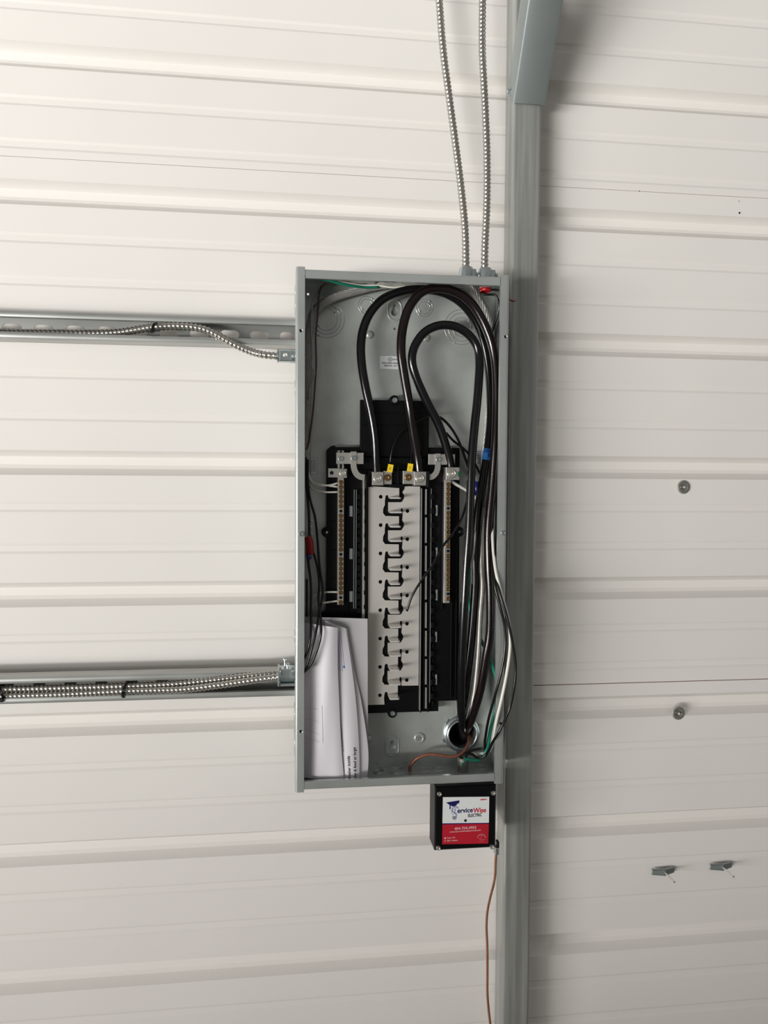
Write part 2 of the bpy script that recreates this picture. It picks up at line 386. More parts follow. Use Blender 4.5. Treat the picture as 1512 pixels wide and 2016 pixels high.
def side(name, mapper, length, screws_, notch=0, holes_=(), m='galv'):
    """folded sheet: wall, rounded edge, front flange and its return. local (a: along, d: from the outer face inwards, y)"""
    pr = [(0, YB)]+[(R_*(1-math.cos(t)), YF+R_*(1-math.sin(t))) for t in [math.pi/2*k/6 for k in range(7)]]+[(FL, YF), (FL, YF+.007), (FL-T, YF+.007), (FL-T, YF+T), (R_+.0002, YF+T), (R_*.55, YF+T+R_*.2), (T+.0001, YF+R_+.0004), (T, YB)]
    k = len(pr); v = [mapper(a, d, y) for a in (0+notch, length-notch) for d, y in pr]
    o = MB().add(v, [(i, (i+1) % k, k+(i+1) % k, k+i) for i in range(k)]+[list(range(k))[::-1], list(range(k, 2*k))]).build(name, m, pan, auto=True)
    return o
sl = side('side_wall', lambda a, d, y: (d, y, zb_+a), BOXH, 0)
sr = side('side_wall', lambda a, d, y: (BOXW-d, y, zb_+a), BOXH, 0)
st = side('side_wall', lambda a, d, y: (a, y+.0006, zt-.003-d), BOXW, 0, .0008+FL)
sb = side('side_wall', lambda a, d, y: (a, y+.0006, zb_+.003+d), BOXW, 0, .0008+FL)
for zz in (zt-.003-T, zb_+.003):                     # top and bottom sheets run behind the side flanges
    MB().box(T, FL+.0006, YB, YF+.004, zz, zz+T).build('corner_tab', 'galv', pan); MB().box(BOXW-FL-.0006, BOXW-T, YB, YF+.004, zz, zz+T).build('corner_tab', 'galv', pan)
scr = tmpl(screw_mb(.0046, .0028), 'zinc'); scrS = tmpl(screw_mb(.0040, .0022), 'steel')
for px, py, par in ((593, 1051, sl), (991, 1049, sr)): place(scr, 'cover_screw', P(px, py, YF)+Vector((0, 0, 0)), par)
hd = tmpl(MB().lathe((0, 0, 0), [(.0036, 0), (.0031, .0006), (.0024, .0002)], 16).cyl((0, 0.0002, 0), (0, -.0002, 0), .0025, 14), 'steel')
hdk = tmpl(MB().cyl((0, 0.0002, 0), (0, -.00045, 0), .0024, 14), 'dark')
for px, py, par in ((592, 651, sl), (592, 1440, sl), (995, 663, sr), (985.5, 1424, sr)):
    o = place(hd, 'screw_hole', P(px, py, YF), par); place(hdk, 'screw_hole', P(px, py, YF), par)
# knockouts on the outside of the left wall and on the bottom sheet
for z_, r in ((Zc(580, 575, -.11), .012), (Zc(580, 600, -.11), .016), (Zc(580, 765, -.11), .014), (Zc(580, 1400, -.1), .017), (Zc(580, 1455, -.1), .026), (Zc(580, 1250, -.1), .010)):
    MB().torus((0, -.108, z_), r, .0012, 28, 6, 'x').torus((0, -.108, z_), r*.65, .0010, 28, 6, 'x').build('knockout', 'galv', sl, smooth=True)
for kx, ky, _ in keys:                           # shallow dish added behind each keyhole, hides the lit wall so it goes dark
    c = P(kx, ky, YB); MB().lathe((c.x, YB+.0055, c.z), [(0, 0), (.0125, 0), (.0150, .004), (.0165, .0053)], 20).build('keyhole_shade_dish', 'galvback', back, smooth=True)
for px, r in ((620, .014), (745, .011), (780, .016), (834, .010), (862, .011), (945, .012)):
    c = P(px, 1520, -.085); mb = MB().torus((c.x, -.088, zb_+.003+T), r, .0010, 28, 6, 'z')
    if r > .0105: mb.torus((c.x, -.088, zb_+.003+T), r*.65, .0009, 28, 6, 'z')
    mb.build('knockout', 'galv', sb, smooth=True)
for px in (700, 720, 745, 758):
    c = P(px, 552, -.12); MB().torus((c.x, -.115, zt-.003-T), .008, .0012, 20, 6, 'z').build('knockout', 'galv', st, smooth=True)
# stickers on the back
YS = YK-.0004
def quad(mb, pts): return mb.add(pts, [(0, 1, 2, 3)])
def card(x0, y0, x1, y1, Y, name, m, parent, th=.0003):
    a, b = P(x0, y1, Y), P(x1, y0, Y); return MB().box(a.x, b.x, Y, Y+th, a.z, b.z).build(name, m, parent)
stk = card(748, 702, 800, 726, YS, 'certification_sticker', 'labelW', pan)
mb = MB().torus(P(768, 707.5, YS-.0001), .0036, .0004, 20, 4); text('UL', .0040, flat(765.6, 709, YS-.0002), .00008, mb=mb)
text('LISTED', .0036, flat(773, 709, YS-.0002), .0001, mb=mb); text('ENCLOSED PANELBOARD', .0036, flat(752, 715.8, YS-.0002), .00012, 1.05, mb=mb)
text('ISSUE NO.  AF-11', .0036, flat(756, 721, YS-.0002), .00012, 1.0, mb=mb); mb.build('printed_text', 'ink', stk)
stk2 = card(609.5, 900.5, 625, 934, YS, 'grey_sticker', 'galv', pan); mb = MB()
for a in range(4): mb.add([P(612+a*2.6, 904, YS-.0001), P(613+a*2.6, 904, YS-.0001), P(613+a*2.6, 929, YS-.0001), P(612+a*2.6, 929, YS-.0001)], [(0, 1, 2, 3)])
o_ = P(609.5, 934, YS); e_ = P(625, 900.5, YS)
for q in ((o_.x, e_.x, o_.z, o_.z+.0006), (o_.x, e_.x, e_.z-.0006, e_.z), (o_.x, o_.x+.0006, o_.z, e_.z), (e_.x-.0006, e_.x, o_.z, e_.z)): mb.box(q[0], q[1], YS-.0002, YS, q[2], q[3])
mb.build('printed_text', 'inkL', stk2)
stk3 = card(936, 881, 955, 916, YS, 'rating_sticker', 'labelG', pan); mb = MB()
for a in range(7): mb.add([P(939+(a % 2), 888+a*3.8, YS-.0002), P(949, 888+a*3.8, YS-.0002), P(949, 889.4+a*3.8, YS-.0002), P(939+(a % 2), 889.4+a*3.8, YS-.0002)], [(0, 1, 2, 3)])
mb.build('printed_text', 'ink', stk3)

# black moulded base
YI = -.090
def poly(pts, Y): return [(P(a, b, Y).x, P(a, b, Y).z) for a, b in pts]
def blob(mb, pts, Y, Yback=YB-.0018): return mb.plate(poly(pts, Y), [], Y, Yback)
def bxp(mb, x0, y0, x1, y1, Y, Yb, b=0.):
    ym, xm = (y0+y1)/2, (x0+x1)/2
    return mb.box(X(x0, ym, Y), X(x1, ym, Y), Y, Yb, Zc(xm, y1, Y), Zc(xm, y0, Y), b)
base = blob(MB(), [(643, 886), (652, 878), (659, 877), (661, 880), (709, 880), (845, 881), (905, 882), (903, 1379), (863, 1380), (863, 1400), (795, 1402), (720, 1404), (645, 1404), (641, 1220), (634, 1212), (642, 1200)], YI, -.072).build('insulator_base', 'plastic', pan)
mb = MB(); bxp(mb, 709, 788, 845, 900, -.098, YI+.0005, .002); bxp(mb, 700, 900, 845, 925, -.094, YI+.0005, .0015)
bxp(mb, 771, 926, 794, 952, -.104, YI+.0005, .001); bxp(mb, 767, 953, 797, 959, -.106, YI+.0005, .001); bxp(mb, 782, 916, 786, 955, -.108, -.1, .0005)
bxp(mb, 723, 925, 773, 958, -.094, YI+.0005, .001); bxp(mb, 792, 925, 846, 958, -.094, YI+.0005, .001)
bxp(mb, 841, 928, 846, 960, -.116, YI+.0005, .001); bxp(mb, 720, 935, 724, 962, -.112, YI+.0005, .001)
bxp(mb, 724, 956, 829, 1403, -.0915, YI+.0005, .0008)
for y_ in (893, 812, 836): bxp(mb, 711, y_, 843, y_+2, -.0995, -.097, .0003)
mb.build('lug_housing', 'plastic', pan)
mb = MB()                                        # long moulded walls either side of the bus
for x0, x1, y0, y1, yy in ((829, 831, 960, 1403, -.103), (834, 836.5, 962, 1398, -.100), (843, 846, 958, 1402, -.098), (719.5, 722, 962, 1404, -.103), (709, 712, 962, 1404, -.098),
                           (683, 685.5, 964, 1225, -.096), (870, 872.5, 950, 1200, -.097), (888.5, 890.5, 950, 1375, -.097), (898, 900, 950, 1378, -.095), (646, 650, 940, 1400, -.093)):
    bxp(mb, x0, y0, x1, y1, yy, YI+.0005, .0004)
for k in range(15):
    for xx in (848, 703):
        y_ = 972+k*28.1
        bxp(mb, xx, y_, xx+8, y_+12, -.099, YI+.0005, .0012); bxp(mb, xx+(3 if xx > 800 else 1), y_+14, xx+7, y_+24, -.095, YI+.0005, .001)
for k in range(8): bxp(mb, 646, 970+k*56, 662, 971.5+k*56, -.0925, YI+.0005, .0002)
mb.build('breaker_rail', 'plastic', pan)
for px, py, eh in ((777, 788, .029), (643.5, 1048, .0195), (904.5, 1047, .0195), (773, 1404, .0215), (640, 1214, .012)):
    c = P(px, py, -.072-eh); MB().lathe((c.x, -.072, c.z), [(.0092, 0), (.0092, eh-.0015), (.0080, eh), (.0052, eh-.0012), (0, eh-.0012)], 24).build('mounting_ear', 'plastic', pan, auto=True)
for px, py, s_, sy in ((777, 788, 1.1, -.0998), (643.5, 1048, .5, -.0903), (904.5, 1047, .45, -.0903), (773, 1404, 1.05, -.0923)):
    place(scr, 'mounting_screw', P(px, py, sy), pan, 0, s_)
for k in range(3):                               # grey clips
    for x0, x1, y_ in ((688, 694.5, (996, 1080, 1164)[k]), (858.5, 861.7, (994.5, 1078, 1161)[k])):
        mb = MB(); bxp(mb, x0, y_, x1, y_+21, -.0955, -.0902, .0004); mb.build('grey_clip', 'hook', pan)
for y_ in (1244, 1328): mb = MB(); bxp(mb, 857.5, y_, 860.7, y_+20, -.0955, -.0902, .0004); mb.build('grey_clip', 'hook', pan)
# bright busway strips seen through the slots
mb = MB(); bxp(mb, 713, 941, 716.5, 1390, -.1005, -.0895)
for k in range(16): bxp(mb, 715.5, 946+k*28.1, 717.8, 966+k*28.1, -.1012, -.1)
mb.build('rail_strip', 'alu', pan)
for k in range(8):
    mb = MB(); y_ = 963+k*55.8; bxp(mb, 836.8, y_ if k else 963, 840.3, min(y_+50, 1395), -.1005, -.0895); mb.build('rail_strip', 'alu', pan)
mb = MB(); bxp(mb, 847, 962, 848, 1383, -.0985, -.0895); bxp(mb, 696.5, 964, 697.6, 1198, -.0965, -.0895); bxp(mb, 700.5, 964, 701.6, 1198, -.0965, -.0895); bxp(mb, 828.4, 962, 829.2, 1400, -.1035, -.0915)
mb.build('rail_edge', 'hook', pan)

# tin plated bus plates with interlocking fingers and the stabs that stand out of them
YP = -.0960
HZ = 947.
hy = [979.7+28.3*k for k in range(15)]; hy = [s_-(s_-HZ)*.0222 for s_ in hy]
top = [957.5]+[h_+9.8 for h_ in hy[:-1]]
L_ = [(725, 960), (733, 956.5), (758, 958.5), (786, 960)]
pts = [(786, 961)]
for k in range(0, 15, 2):
    r_x = 786-.2*k; lx = 758.5-.12*k
    if k: pts += [(lx, top[k]-.5), (lx+6, top[k]-.5), (r_x, top[k])]
    pts += [(r_x, hy[k]-2), (r_x-2, hy[k]), (765-.1*k, hy[k]), (764-.1*k, hy[k]-4), (760-.1*k, hy[k]-4), (758.8-.12*k, hy[k]-1), (757.8-.12*k, hy[k]+8)]
    if k < 14: pts += [(757.8-.12*k, hy[k]+15), (754.5-.12*k, hy[k]+22), (754-.12*k, hy[k]+31), (758-.12*k, hy[k]+36)]
pts += [(757, 1387), (724, 1388), (725, 959), (735, 957.5)]
# remove the bulge overlap before the next finger: keep order top to bottom
holesL = [circ(*[(P(749.7-.12*2*j, 978+55.85*j, YP).x), (P(749.7-.12*2*j, 978+55.85*j, YP).z)], .0035, 14) for j in range(8)]
bl = MB().plate(poly(pts, YP), holesL, YP, YP+.003).build('bus_plate', 'bus', pan)
pts = [(797, 962)]
for k in range(1, 15, 2):
    xr_ = 793-.2*k; lx = 764.5-.2*k*.5
    pts += [(xr_-.2, hy[k-1]-10), (xr_+3, hy[k-1]-4), (xr_+3, hy[k-1]+2), (xr_-1, top[k]-1), (xr_-4, top[k])]
    pts += [(lx, top[k]), (lx, hy[k]), (xr_-4, hy[k]), (xr_-3.5, hy[k]-5), (xr_-.5, hy[k]-6), (xr_+.5, hy[k]-3), (xr_+.5, hy[k]+6)]
pts += [(791, 1350), (824, 1349.5), (827, 958), (797, 957)]
holesR = [circ(P(802.3-.2*j, 1006+55.5*j, YP).x, P(802.3-.2*j, 1006+55.5*j, YP).z, .0035, 14) for j in range(7)]
br_ = MB().plate(poly(pts, YP), holesR, YP, YP+.003).build('bus_plate', 'bus', pan)
for k in range(15):
    x0_, x1_ = (765.5-.15*k, 785-.2*k) if k % 2 == 0 else (765-.15*k, 788-.2*k)
    a, b = P(x0_, hy[k], YP), P(x1_, hy[k], YP); z_ = (a.z+b.z)/2
    mb = MB(); yf = YP-.030
    v = [(x_, y_, z_+dz) for dz in (.0004, -.0022) for x_, y_ in ((a.x, YP+.002), (b.x, YP+.002), (b.x, yf+.003), (b.x-.002, yf), (a.x+.002, yf), (a.x, yf+.003))]
    mb.add(v, [(0, 1, 2, 3, 4, 5), (11, 10, 9, 8, 7, 6)]+[(i, 6+i, 6+(i+1) % 6, (i+1) % 6) for i in range(6)]).build('breaker_stab', 'stab', bl if k % 2 == 0 else br_)

# neutral bars with brass terminal screws
brs = tmpl(MB().lathe((0, 0, 0), [(.0043, 0), (.0043, .0004), (.0036, .0014), (.0024, .0014), (.0018, .0003), (0, .0003)], 14), 'brass'); hole_m = tmpl(MB().cyl((0, .0003, 0), (0, -.0004, 0), .0030, 14), 'dark')
ring_s = tmpl(MB().torus((0, 0, 0), .0041, .0006, 16, 5), 'alu')
def nbar(x0, x1, y0, y1, first, pitch, holes_, n_, Y, xoff=0, xs=None, mt='alu'):
    mb = MB(); bxp(mb, x0, y0, x1, y1, Y, YI+.0005, .0006); bar = mb.build('neutral_bar', mt, pan)
    for k in range(n_):
        c = P((xs or (x0+x1)/2)-.02*k, first+pitch*k, Y-.0002)
        if k in holes_: place(hole_m, 'empty_hole', c, bar)
        else: place(brs, 'terminal_screw', c, bar, random.uniform(0, 3))
    return bar
YN = -.1080
nl = nbar(664.6, 676.8, 917, 1191, 949.5, 9.46, (6, 15, 24), 26, YN, xs=671.3)
nr = nbar(874.5, 886.6, 944, 1187.5, 954, 9.36, (5, 14, 23), 25, YN, xs=882.6)
mb = MB(); bxp(mb, 665, 887, 677, 920, -.1075, YI+.0005, .0006); mb.build('bar_end', 'alu', pan)
for y_ in (890, 916, 920): place(hole_m, 'empty_hole', P(671, y_, -.1079), pan, 0, .8)
# neutral straps
mb = MB(); bxp(mb, 662, 891, 716, 913.5, -.1095, -.107, .0006); ps = mb.build('neutral_link', 'alu', pan)
place(scr, 'link_screw', P(671, 903, -.1095), ps); 
def ribbon(name, pl, w, Y0, th, parent, m='alu'):
    """flat bar following pixel centre line, width w px, lying in the plane of the panel"""
    c = [P(a, b, Y0) for a, b in pl]; c = spline(c, .003); mb = MB(); v = []
    for i, p in enumerate(c):
        t = (c[min(i+1, len(c)-1)]-c[max(0, i-1)]).normalized(); nrm = Vector((t.z, 0, -t.x)).normalized()
        for s_ in (1, -1):
            for dy in (0, th): v.append(p+nrm*s_*w*PX/2+Vector((0, dy, 0)))
    f = []
    for i in range(len(c)-1):
        a = i*4; b = a+4; f += [(a, a+2, b+2, b), (a+1, b+1, b+3, a+3), (a, b, b+1, a+1), (a+2, a+3, b+3, b+2)]
    f += [(0, 1, 3, 2), (len(v)-4, len(v)-2, len(v)-1, len(v)-3)]
    return mb.add(v, f).build(name, m, parent, auto=True)
s1 = ribbon('neutral_strap', [(696, 889), (696, 905), (696.5, 920), (701, 932), (709, 938.5), (718, 940)], 11.5, -.1115, .002, pan)
place(scr, 'strap_screw', P(696.3, 902, -.1118), s1)
mb = MB(); bxp(mb, 843.5, 894, 896, 915, -.1095, -.107, .0006); mb.build('neutral_link', 'alu', pan)
s2 = ribbon('neutral_strap', [(862, 893), (862, 910), (861.5, 922), (858, 932), (851, 938.5), (845, 939.5)], 11, -.1115, .002, pan)
place(scr, 'strap_screw', P(863, 904.5, -.1118), s2)
# lugs
lsc = tmpl(MB().lathe((0, 0, 0), [(.0080, 0), (.0080, .0006), (.0068, .0026), (.0056, .0028), (.0046, .0006), (.0036, .0004), (.0034, .0016), (.0018, .0018), (0, .0004)], 24), 'steel')
lbr = tmpl(MB().lathe((0, 0, 0), [(.0066, 0), (.0066, .0006), (.0058, .0012), (.0040, .0012), (.0035, .0020), (.0018, .0020), (0, .0008)], 20), 'brass')
def lug(x0, y0, x1, y1, Y, Yb, sc, cxy, s_=1., m='alu'):
    mb = MB(); bxp(mb, x0, y0, x1, y1, Y, Yb, .0008); o = mb.build('lug', m, pan); place(sc, 'lug_screw', P(*cxy, Y-.0002), o, 0, s_); return o
lug(733, 929, 755, 955.5, -.115, -.0945, lsc, (744, 942), .98); lug(755.3, 927, 771.5, 953.5, -.111, -.0945, lbr, (763.3, 940))
lug(793.5, 927, 815, 953, -.111, -.0945, lbr, (804, 939.5)); lug(815.5, 928.5, 839.5, 956, -.115, -.0945, lsc, (826.8, 941.5), 1.03)
lug(878, 920, 905, 945, -.118, -.0905, lsc, (889.5, 932.5), 1.05); lug(668, 923, 683, 941, -.1135, -.1075, lsc, (675, 931.5), .8)
mb = MB(); bxp(mb, 646, 922, 667.7, 940, -.1115, -.1095, .0004); o = mb.build('lug_tab', 'alu', pan); place(hole_m, 'empty_hole', P(653, 931, -.1118), o, 0, 1.1)
mb = MB(); bxp(mb, 901.5, 928.5, 908, 938.5, -.1195, -.1178, .0004); mb.build('green_mark', 'greenS', pan)
# round conduit entry low on the back
c = P(908, 1443, YK); ent = MB().lathe((c.x, YK, c.z), [(.0350, 0), (.0350, .004), (.0335, .006), (.0315, .006), (.0300, .011), (.0275, .013), (.0258, .012), (.0255, -.02), (.0255, -.045)], 40).build('conduit_bushing', 'zinc', pan, smooth=True)
for k in range(6):
    a = math.radians(20+60*k); q = Vector((math.cos(a), 0, math.sin(a))); mb = MB()
    t = Vector((-q.z, 0, q.x)); p0 = Vector((c.x, YK-.001, c.z))+q*.0335
    mb.add([p0+t*.004, p0-t*.004, p0+q*.0045-t*.003, p0+q*.0045+t*.003]+[w_+Vector((0, -.0045, 0)) for w_ in (p0+t*.004, p0-t*.004, p0+q*.0045-t*.003, p0+q*.0045+t*.003)],
           [(0, 1, 2, 3), (7, 6, 5, 4), (0, 4, 5, 1), (1, 5, 6, 2), (2, 6, 7, 3), (3, 7, 4, 0)]).build('locknut_tooth', 'zinc', ent)
MB().cyl((c.x, -.0215, c.z), (c.x, -.0225, c.z), .0262, 30).build('dark_opening', 'dark', ent)
# small ground bar on the left wall with green screws
mb = MB(); mb.box(T, .018, -.105, -.092, Zc(610, 1150, -.1), Zc(610, 1090, -.1), .001); gb = mb.build('ground_bar', 'alu', pan)
gs = tmpl(screw_mb(.0036, .0016), 'greenS')
for y_ in (1103, 1112, 1121, 1130, 1139): place(gs, 'green_screw', Vector((.0125, -.1053, Zc(610, y_, -.1))), gb)
o = MB().cyl(P(606, 1093, -.11), P(611, 1101, -.11), .004, 10).build('blue_cap', 'blueD', pan)
for (px, py) in ((612, 1025), (611, 1038), (613, 1052)):
    MB().lathe(P(px, py, YK), [(.003, 0), (.003, .002), (0, .003)], 10).build('mounting_screw', 'zinc', pan, auto=True)
# red ring connector inside the top
c = P(956, 566, -.112)
mb = MB().lathe((c.x, c.y, c.z-.008), [(.0085, 0), (.0105, .001), (.0105, .006), (.0092, .007), (.0105, .0085), (.0105, .013), (.0085, .014)], 24, 'z'); mb.build('red_bushing', 'red', pan, smooth=True)
MB().torus((c.x, c.y, c.z-.0005), .0100, .0012, 24, 6, 'z').build('bushing_ring', 'strand', pan, smooth=True)
MB().cyl((c.x, c.y, c.z+.006), (c.x, c.y, zt-.005), .0085, 20).build('connector_throat', 'zinc', pan, auto=True)

# ------------------------------------------------------------------ flexible conduits
def conduit(pts, label, r=.0062, group=None):
    root = empty('flexible_conduit', (0, 0, 0), label, 'conduit', group); armor(pts, r).build('metal_armor', 'armor', root, smooth=True); return root
top_y = -.112
c1 = conduit(path([(859, -60, -.05), (864.6, 0, -.055), (872.6, 100, -.06), (885.5, 200, -.066), (899, 300, -.075), (910, 390, -.088), (916, 460, -.102), (917.5, 533, top_y)]), 'silver flexible metal conduit dropping into the box top, left of the pair')
c2 = conduit(path([(951, -60, -.06), (950, 0, -.065), (949.5, 100, -.07), (954.5, 200, -.076), (958.5, 300, -.085), (958.5, 400, -.098), (955, 480, -.108), (954, 533, top_y)]), 'silver flexible metal conduit dropping into the box top, nearest the post')
for rt_, px in ((c1, 918), (c2, 955.5)):
    a = P(px, 527 if px < 940 else 529, top_y); z0_ = zt-.003
    mb = MB().lathe((a.x, top_y, z0_), [(.0130, 0), (.0130, a.z-z0_-.006), (.0115, a.z-z0_), (.0070, a.z-z0_)], 10, 'z'); mb.box(a.x-.002, a.x+.016, top_y-.009, top_y+.004, z0_+.004, a.z-.004)
    mb.lathe((a.x, top_y, z0_), [(.0165, 0), (.0165, .004), (.0135, .004)], 12, 'z'); k = mb.build('conduit_connector', 'zinc', rt_, auto=True)
    o = place(sm, 'clamp_screw', (a.x+.0155, top_y-.004, z0_+.012), rt_); o.rotation_euler = (0, 0, math.radians(90))
yc_ = -.042
c3 = conduit(path([(-240, 645, yc_), (-120, 650, yc_), (0, 655.5, yc_), (100, 656.5, yc_), (180, 657, yc_), (230, 655, yc_-.003), (265, 650, yc_-.010), (300, 644.5, yc_-.018), (350, 642, yc_-.022), (395, 646.5, yc_-.024), (425, 658, yc_-.026), (455, 675, yc_-.029), (490, 690.5, yc_-.033), (520, 698.5, -.090), (552, 701.5, -.092)]), 'silver flexible conduit lying in the upper strut and curving into the box side')
mb = MB(); zc3 = Zc(563, 701, -.092)
mb.lathe((-.032, -.092, zc3), [(.0072, 0), (.0120, .0005), (.0122, .003), (.0112, .004), (.0112, .022), (.0122, .0235), (.0122, .032)], 16, 'x'); mb.box(-.028, -.006, -.106, -.097, zc3-.011, zc3+.009, .002)
mb.build('conduit_connector', 'zinc', c3, auto=True)
MB().lathe((-.017, -.106, zc3), [(.0042, 0), (.0042, .0016), (.002, .0022), (0, .0014)], 14).build('clamp_screw', 'steel', c3, auto=True)
c4 = conduit(path([(-240, 1363, -.05), (-60, 1358, -.05), (40, 1356.5, -.052), (120, 1354.5, -.054), (245, 1351, -.057), (340, 1347, -.060), (430, 1338, -.064), (500, 1330, -.070), (552, 1325, -.074)]), 'upper silver flexible conduit of the two in the lower strut')
c5 = conduit(path([(-240, 1379, -.054), (-60, 1374, -.054), (40, 1369.5, -.056), (120, 1367, -.058), (245, 1360.5, -.063), (290, 1359, -.066), (360, 1357, -.073), (430, 1349, -.080), (500, 1339, -.087), (552, 1332, -.090)]), 'lower silver flexible conduit of the two in the lower strut')
zk = Zc(563, 1328, -.09); dc = empty('duplex_connector', (0, 0, 0), 'zinc duplex clamp connector joining two conduits to the lower box side', 'connector')
mb = MB().cyl((-.029, -.0915, zk-.003), (-.001, -.0915, zk-.003), .0112, 18).cyl((-.029, -.0755, zk+.002), (-.001, -.0755, zk+.002), .0108, 18).box(-.024, -.006, -.1035, -.072, zk-.004, zk+.0125, .002); mb.box(-.030, -.0275, -.111, -.064, zk-.016, zk+.013, .001); mb.box(-.026, 0, -.108, -.070, zk-.0165, zk-.0125, .001); mb.build('clamp_body', 'zinc', dc, auto=True)
for dx, dy, hz in ((-.0175, -.086, .026), (-.0125, -.098, .018)):
    mb = MB().cyl((dx, dy, zk+.010), (dx, dy, zk+hz), .0016, 10); mb.lathe((dx, dy, zk+hz), [(.0016, 0), (.0045, .0006), (.0045, .0028), (.0035, .0042), (0, .0042)], 14, 'z'); mb.build('clamp_screw', 'zinc', dc, auto=True)
def tie(px, py, Y, w, h, label, tilt=.12):
    c = P(px, py, Y); mb = MB(); n_ = 28; pts_ = []
    for k in range(n_+1):
        a = 2*math.pi*k/n_; pts_.append(c+Vector((tilt*h*math.sin(a)*.4, w*math.cos(a), h*math.sin(a))))
    for dx in (-.0012, .0012): mb.sweep([p+Vector((dx, 0, 0)) for p in pts_], .0013, 6, False)
    o = mb.build('cable_tie', 'wireB', None, smooth=True); tag(o, label, 'cable tie', 'black cable ties on the conduits')
    k = MB().box(c.x-.002, c.x+.003, c.y-w-.0045, c.y-w+.001, c.z-h*.7-.003, c.z-h*.7+.004, .0006).build('tie_head', 'wireB', o)
    return o
tie(303, 645, -.071, .009, .0085, 'black cable tie around the single conduit in the upper strut', 1.2)
tie(8, 1363, -.053, .0115, .0150, 'black cable tie at the left photo edge in the lower strut', -.9)
tie(246, 1355.5, -.060, .0125, .0135, 'black cable tie around both conduits in the middle of the lower strut', .8)

# ------------------------------------------------------------------ heavy cables
RC = .0079
wire('power_cable', [(742, 934, -.104), (740.5, 900, -.104), (738, 860, -.106), (731, 815, -.108), (720, 765, -.108), (712.5, 720, -.106), (710.5, 680, -.104), (716, 645, -.102), (731, 613, -.100), (757, 587, -.100), (795, 573, -.100), (835, 570, -.102), (872, 576, -.100), (905, 594, -.097), (930, 622, -.094), (948, 660, -.092), (959, 705, -.090), (965, 760, -.090), (966, 830, -.092), (959, 895, -.094), (950, 950, -.095), (941, 1012, -.095), (936, 1081, -.095), (936, 1150, -.095), (931, 1226, -.095), (926, 1278, -.094), (920, 1329, -.090), (914, 1375, -.082), (906, 1415, -.065), (902, 1440, -.040)], RC, 'cable',
     'thick black cable looping from the far left lug, blue tape on it', 'cable', None, 14, .005)
wire('power_cable', [(826, 934, -.104), (822, 900, -.106), (813.5, 850, -.112), (806, 800, -.118), (795, 735, -.120), (789.5, 690, -.122), (793, 645, -.124), (806, 604, -.126), (832, 574, -.127), (867, 567.5, -.127), (900, 576, -.127), (927.5, 597, -.127), (946.5, 625, -.127), (961, 656, -.127), (971.5, 691, -.126), (977, 735, -.126), (978, 800, -.125), (975.5, 870, -.125), (970, 950, -.122), (962, 1040, -.120), (962, 1110, -.120), (965, 1170, -.120), (964.5, 1243, -.118), (956.5, 1295, -.114), (946, 1355, -.106), (932, 1405, -.090), (921, 1432, -.070), (914, 1450, -.040)], RC*1.04, 'cableR',
     'thick black cable with reddish sheen making the largest loop', 'cable', None, 14, .005)
wire('power_cable', [(888, 926, -.106), (884, 900, -.108), (866, 842, -.112), (838, 786, -.115), (818, 740, -.118), (811, 708, -.120), (817, 680, -.122), (835, 655, -.124), (858, 642.5, -.125), (882, 640, -.126), (906, 647, -.127), (927.6, 664, -.128), (941, 689, -.128), (944, 717, -.129), (942.3, 752, -.130), (939, 795, -.130), (934, 842, -.130), (928.5, 909, -.130), (926, 977.6, -.130), (923.2, 1046, -.130), (918, 1115, -.128), (914, 1191, -.126), (910.7, 1260, -.122), (908, 1329, -.116), (907, 1385, -.104), (909.5, 1430, -.080), (912, 1457, -.045)], RC*.98, 'cable',
     'thick black cable making the small inner loop to the right lug', 'cable', None, 14, .005)
# blue tape with marks
tp = MB().sweep([P(960.5, 884, -.094), P(958.8, 895, -.094), P(957, 906, -.0945)], RC*1.06, 16, False).build('blue_tape', 'blue', None, smooth=True)
tag(tp, 'bright blue tape wrapped round a thick black cable, dark writing', 'tape')
mb = text('DNO', .0085, flat(953.5, 890.5, -.1045, -.1), .0002, .75); text('9', .0095, flat(960, 900, -.1045), .0003, mb=mb); mb.build('handwriting', 'blueD', tp)
o = MB().sweep([P(938, 948, -.084), P(938.5, 962, -.084), P(939.5, 974, -.084)], .0058, 12).build('blue_tape', 'blueD', None, smooth=True); tag(o, 'dark blue tape half hidden between two black cables', 'tape')
# bare stranded neutral and the bundle of twisted grey wires
o = rope(path([(951, 1000, -.082), (950.5, 1046, -.088), (948.5, 1110, -.098), (950, 1150, -.106), (947, 1190, -.106), (944.5, 1226, -.106), (941, 1290, -.104), (935, 1350, -.100), (927, 1392, -.088), (919, 1425, -.068), (913, 1445, -.040)]), .0056, 12, .00165, .03)
tag(o.build('bare_cable', 'strand', None, smooth=True), 'bare stranded metal cable between the thick black cables', 'cable')
o = rope(path([(604, 960, -.078), (603.5, 890, -.080), (605, 830, -.082), (606, 770, -.086), (606.5, 710, -.088), (609, 660, -.088), (616, 622, -.088), (632, 600, -.088), (660, 585, -.088), (700, 573, -.088), (745, 563, -.088), (800, 557, -.089), (850, 554, -.090), (900, 556, -.090), (925, 566, -.088), (943, 588, -.085), (957, 615, -.081), (965, 645, -.078), (969, 690, -.076), (967, 760, -.074), (958, 860, -.074), (951, 960, -.076), (951, 1010, -.080)]), .0076, 9, .0023, .085)
tag(o.build('twisted_wire_bundle', 'wireGy', None, smooth=True), 'bundle of twisted grey wires looping round the top of the box', 'wire bundle')
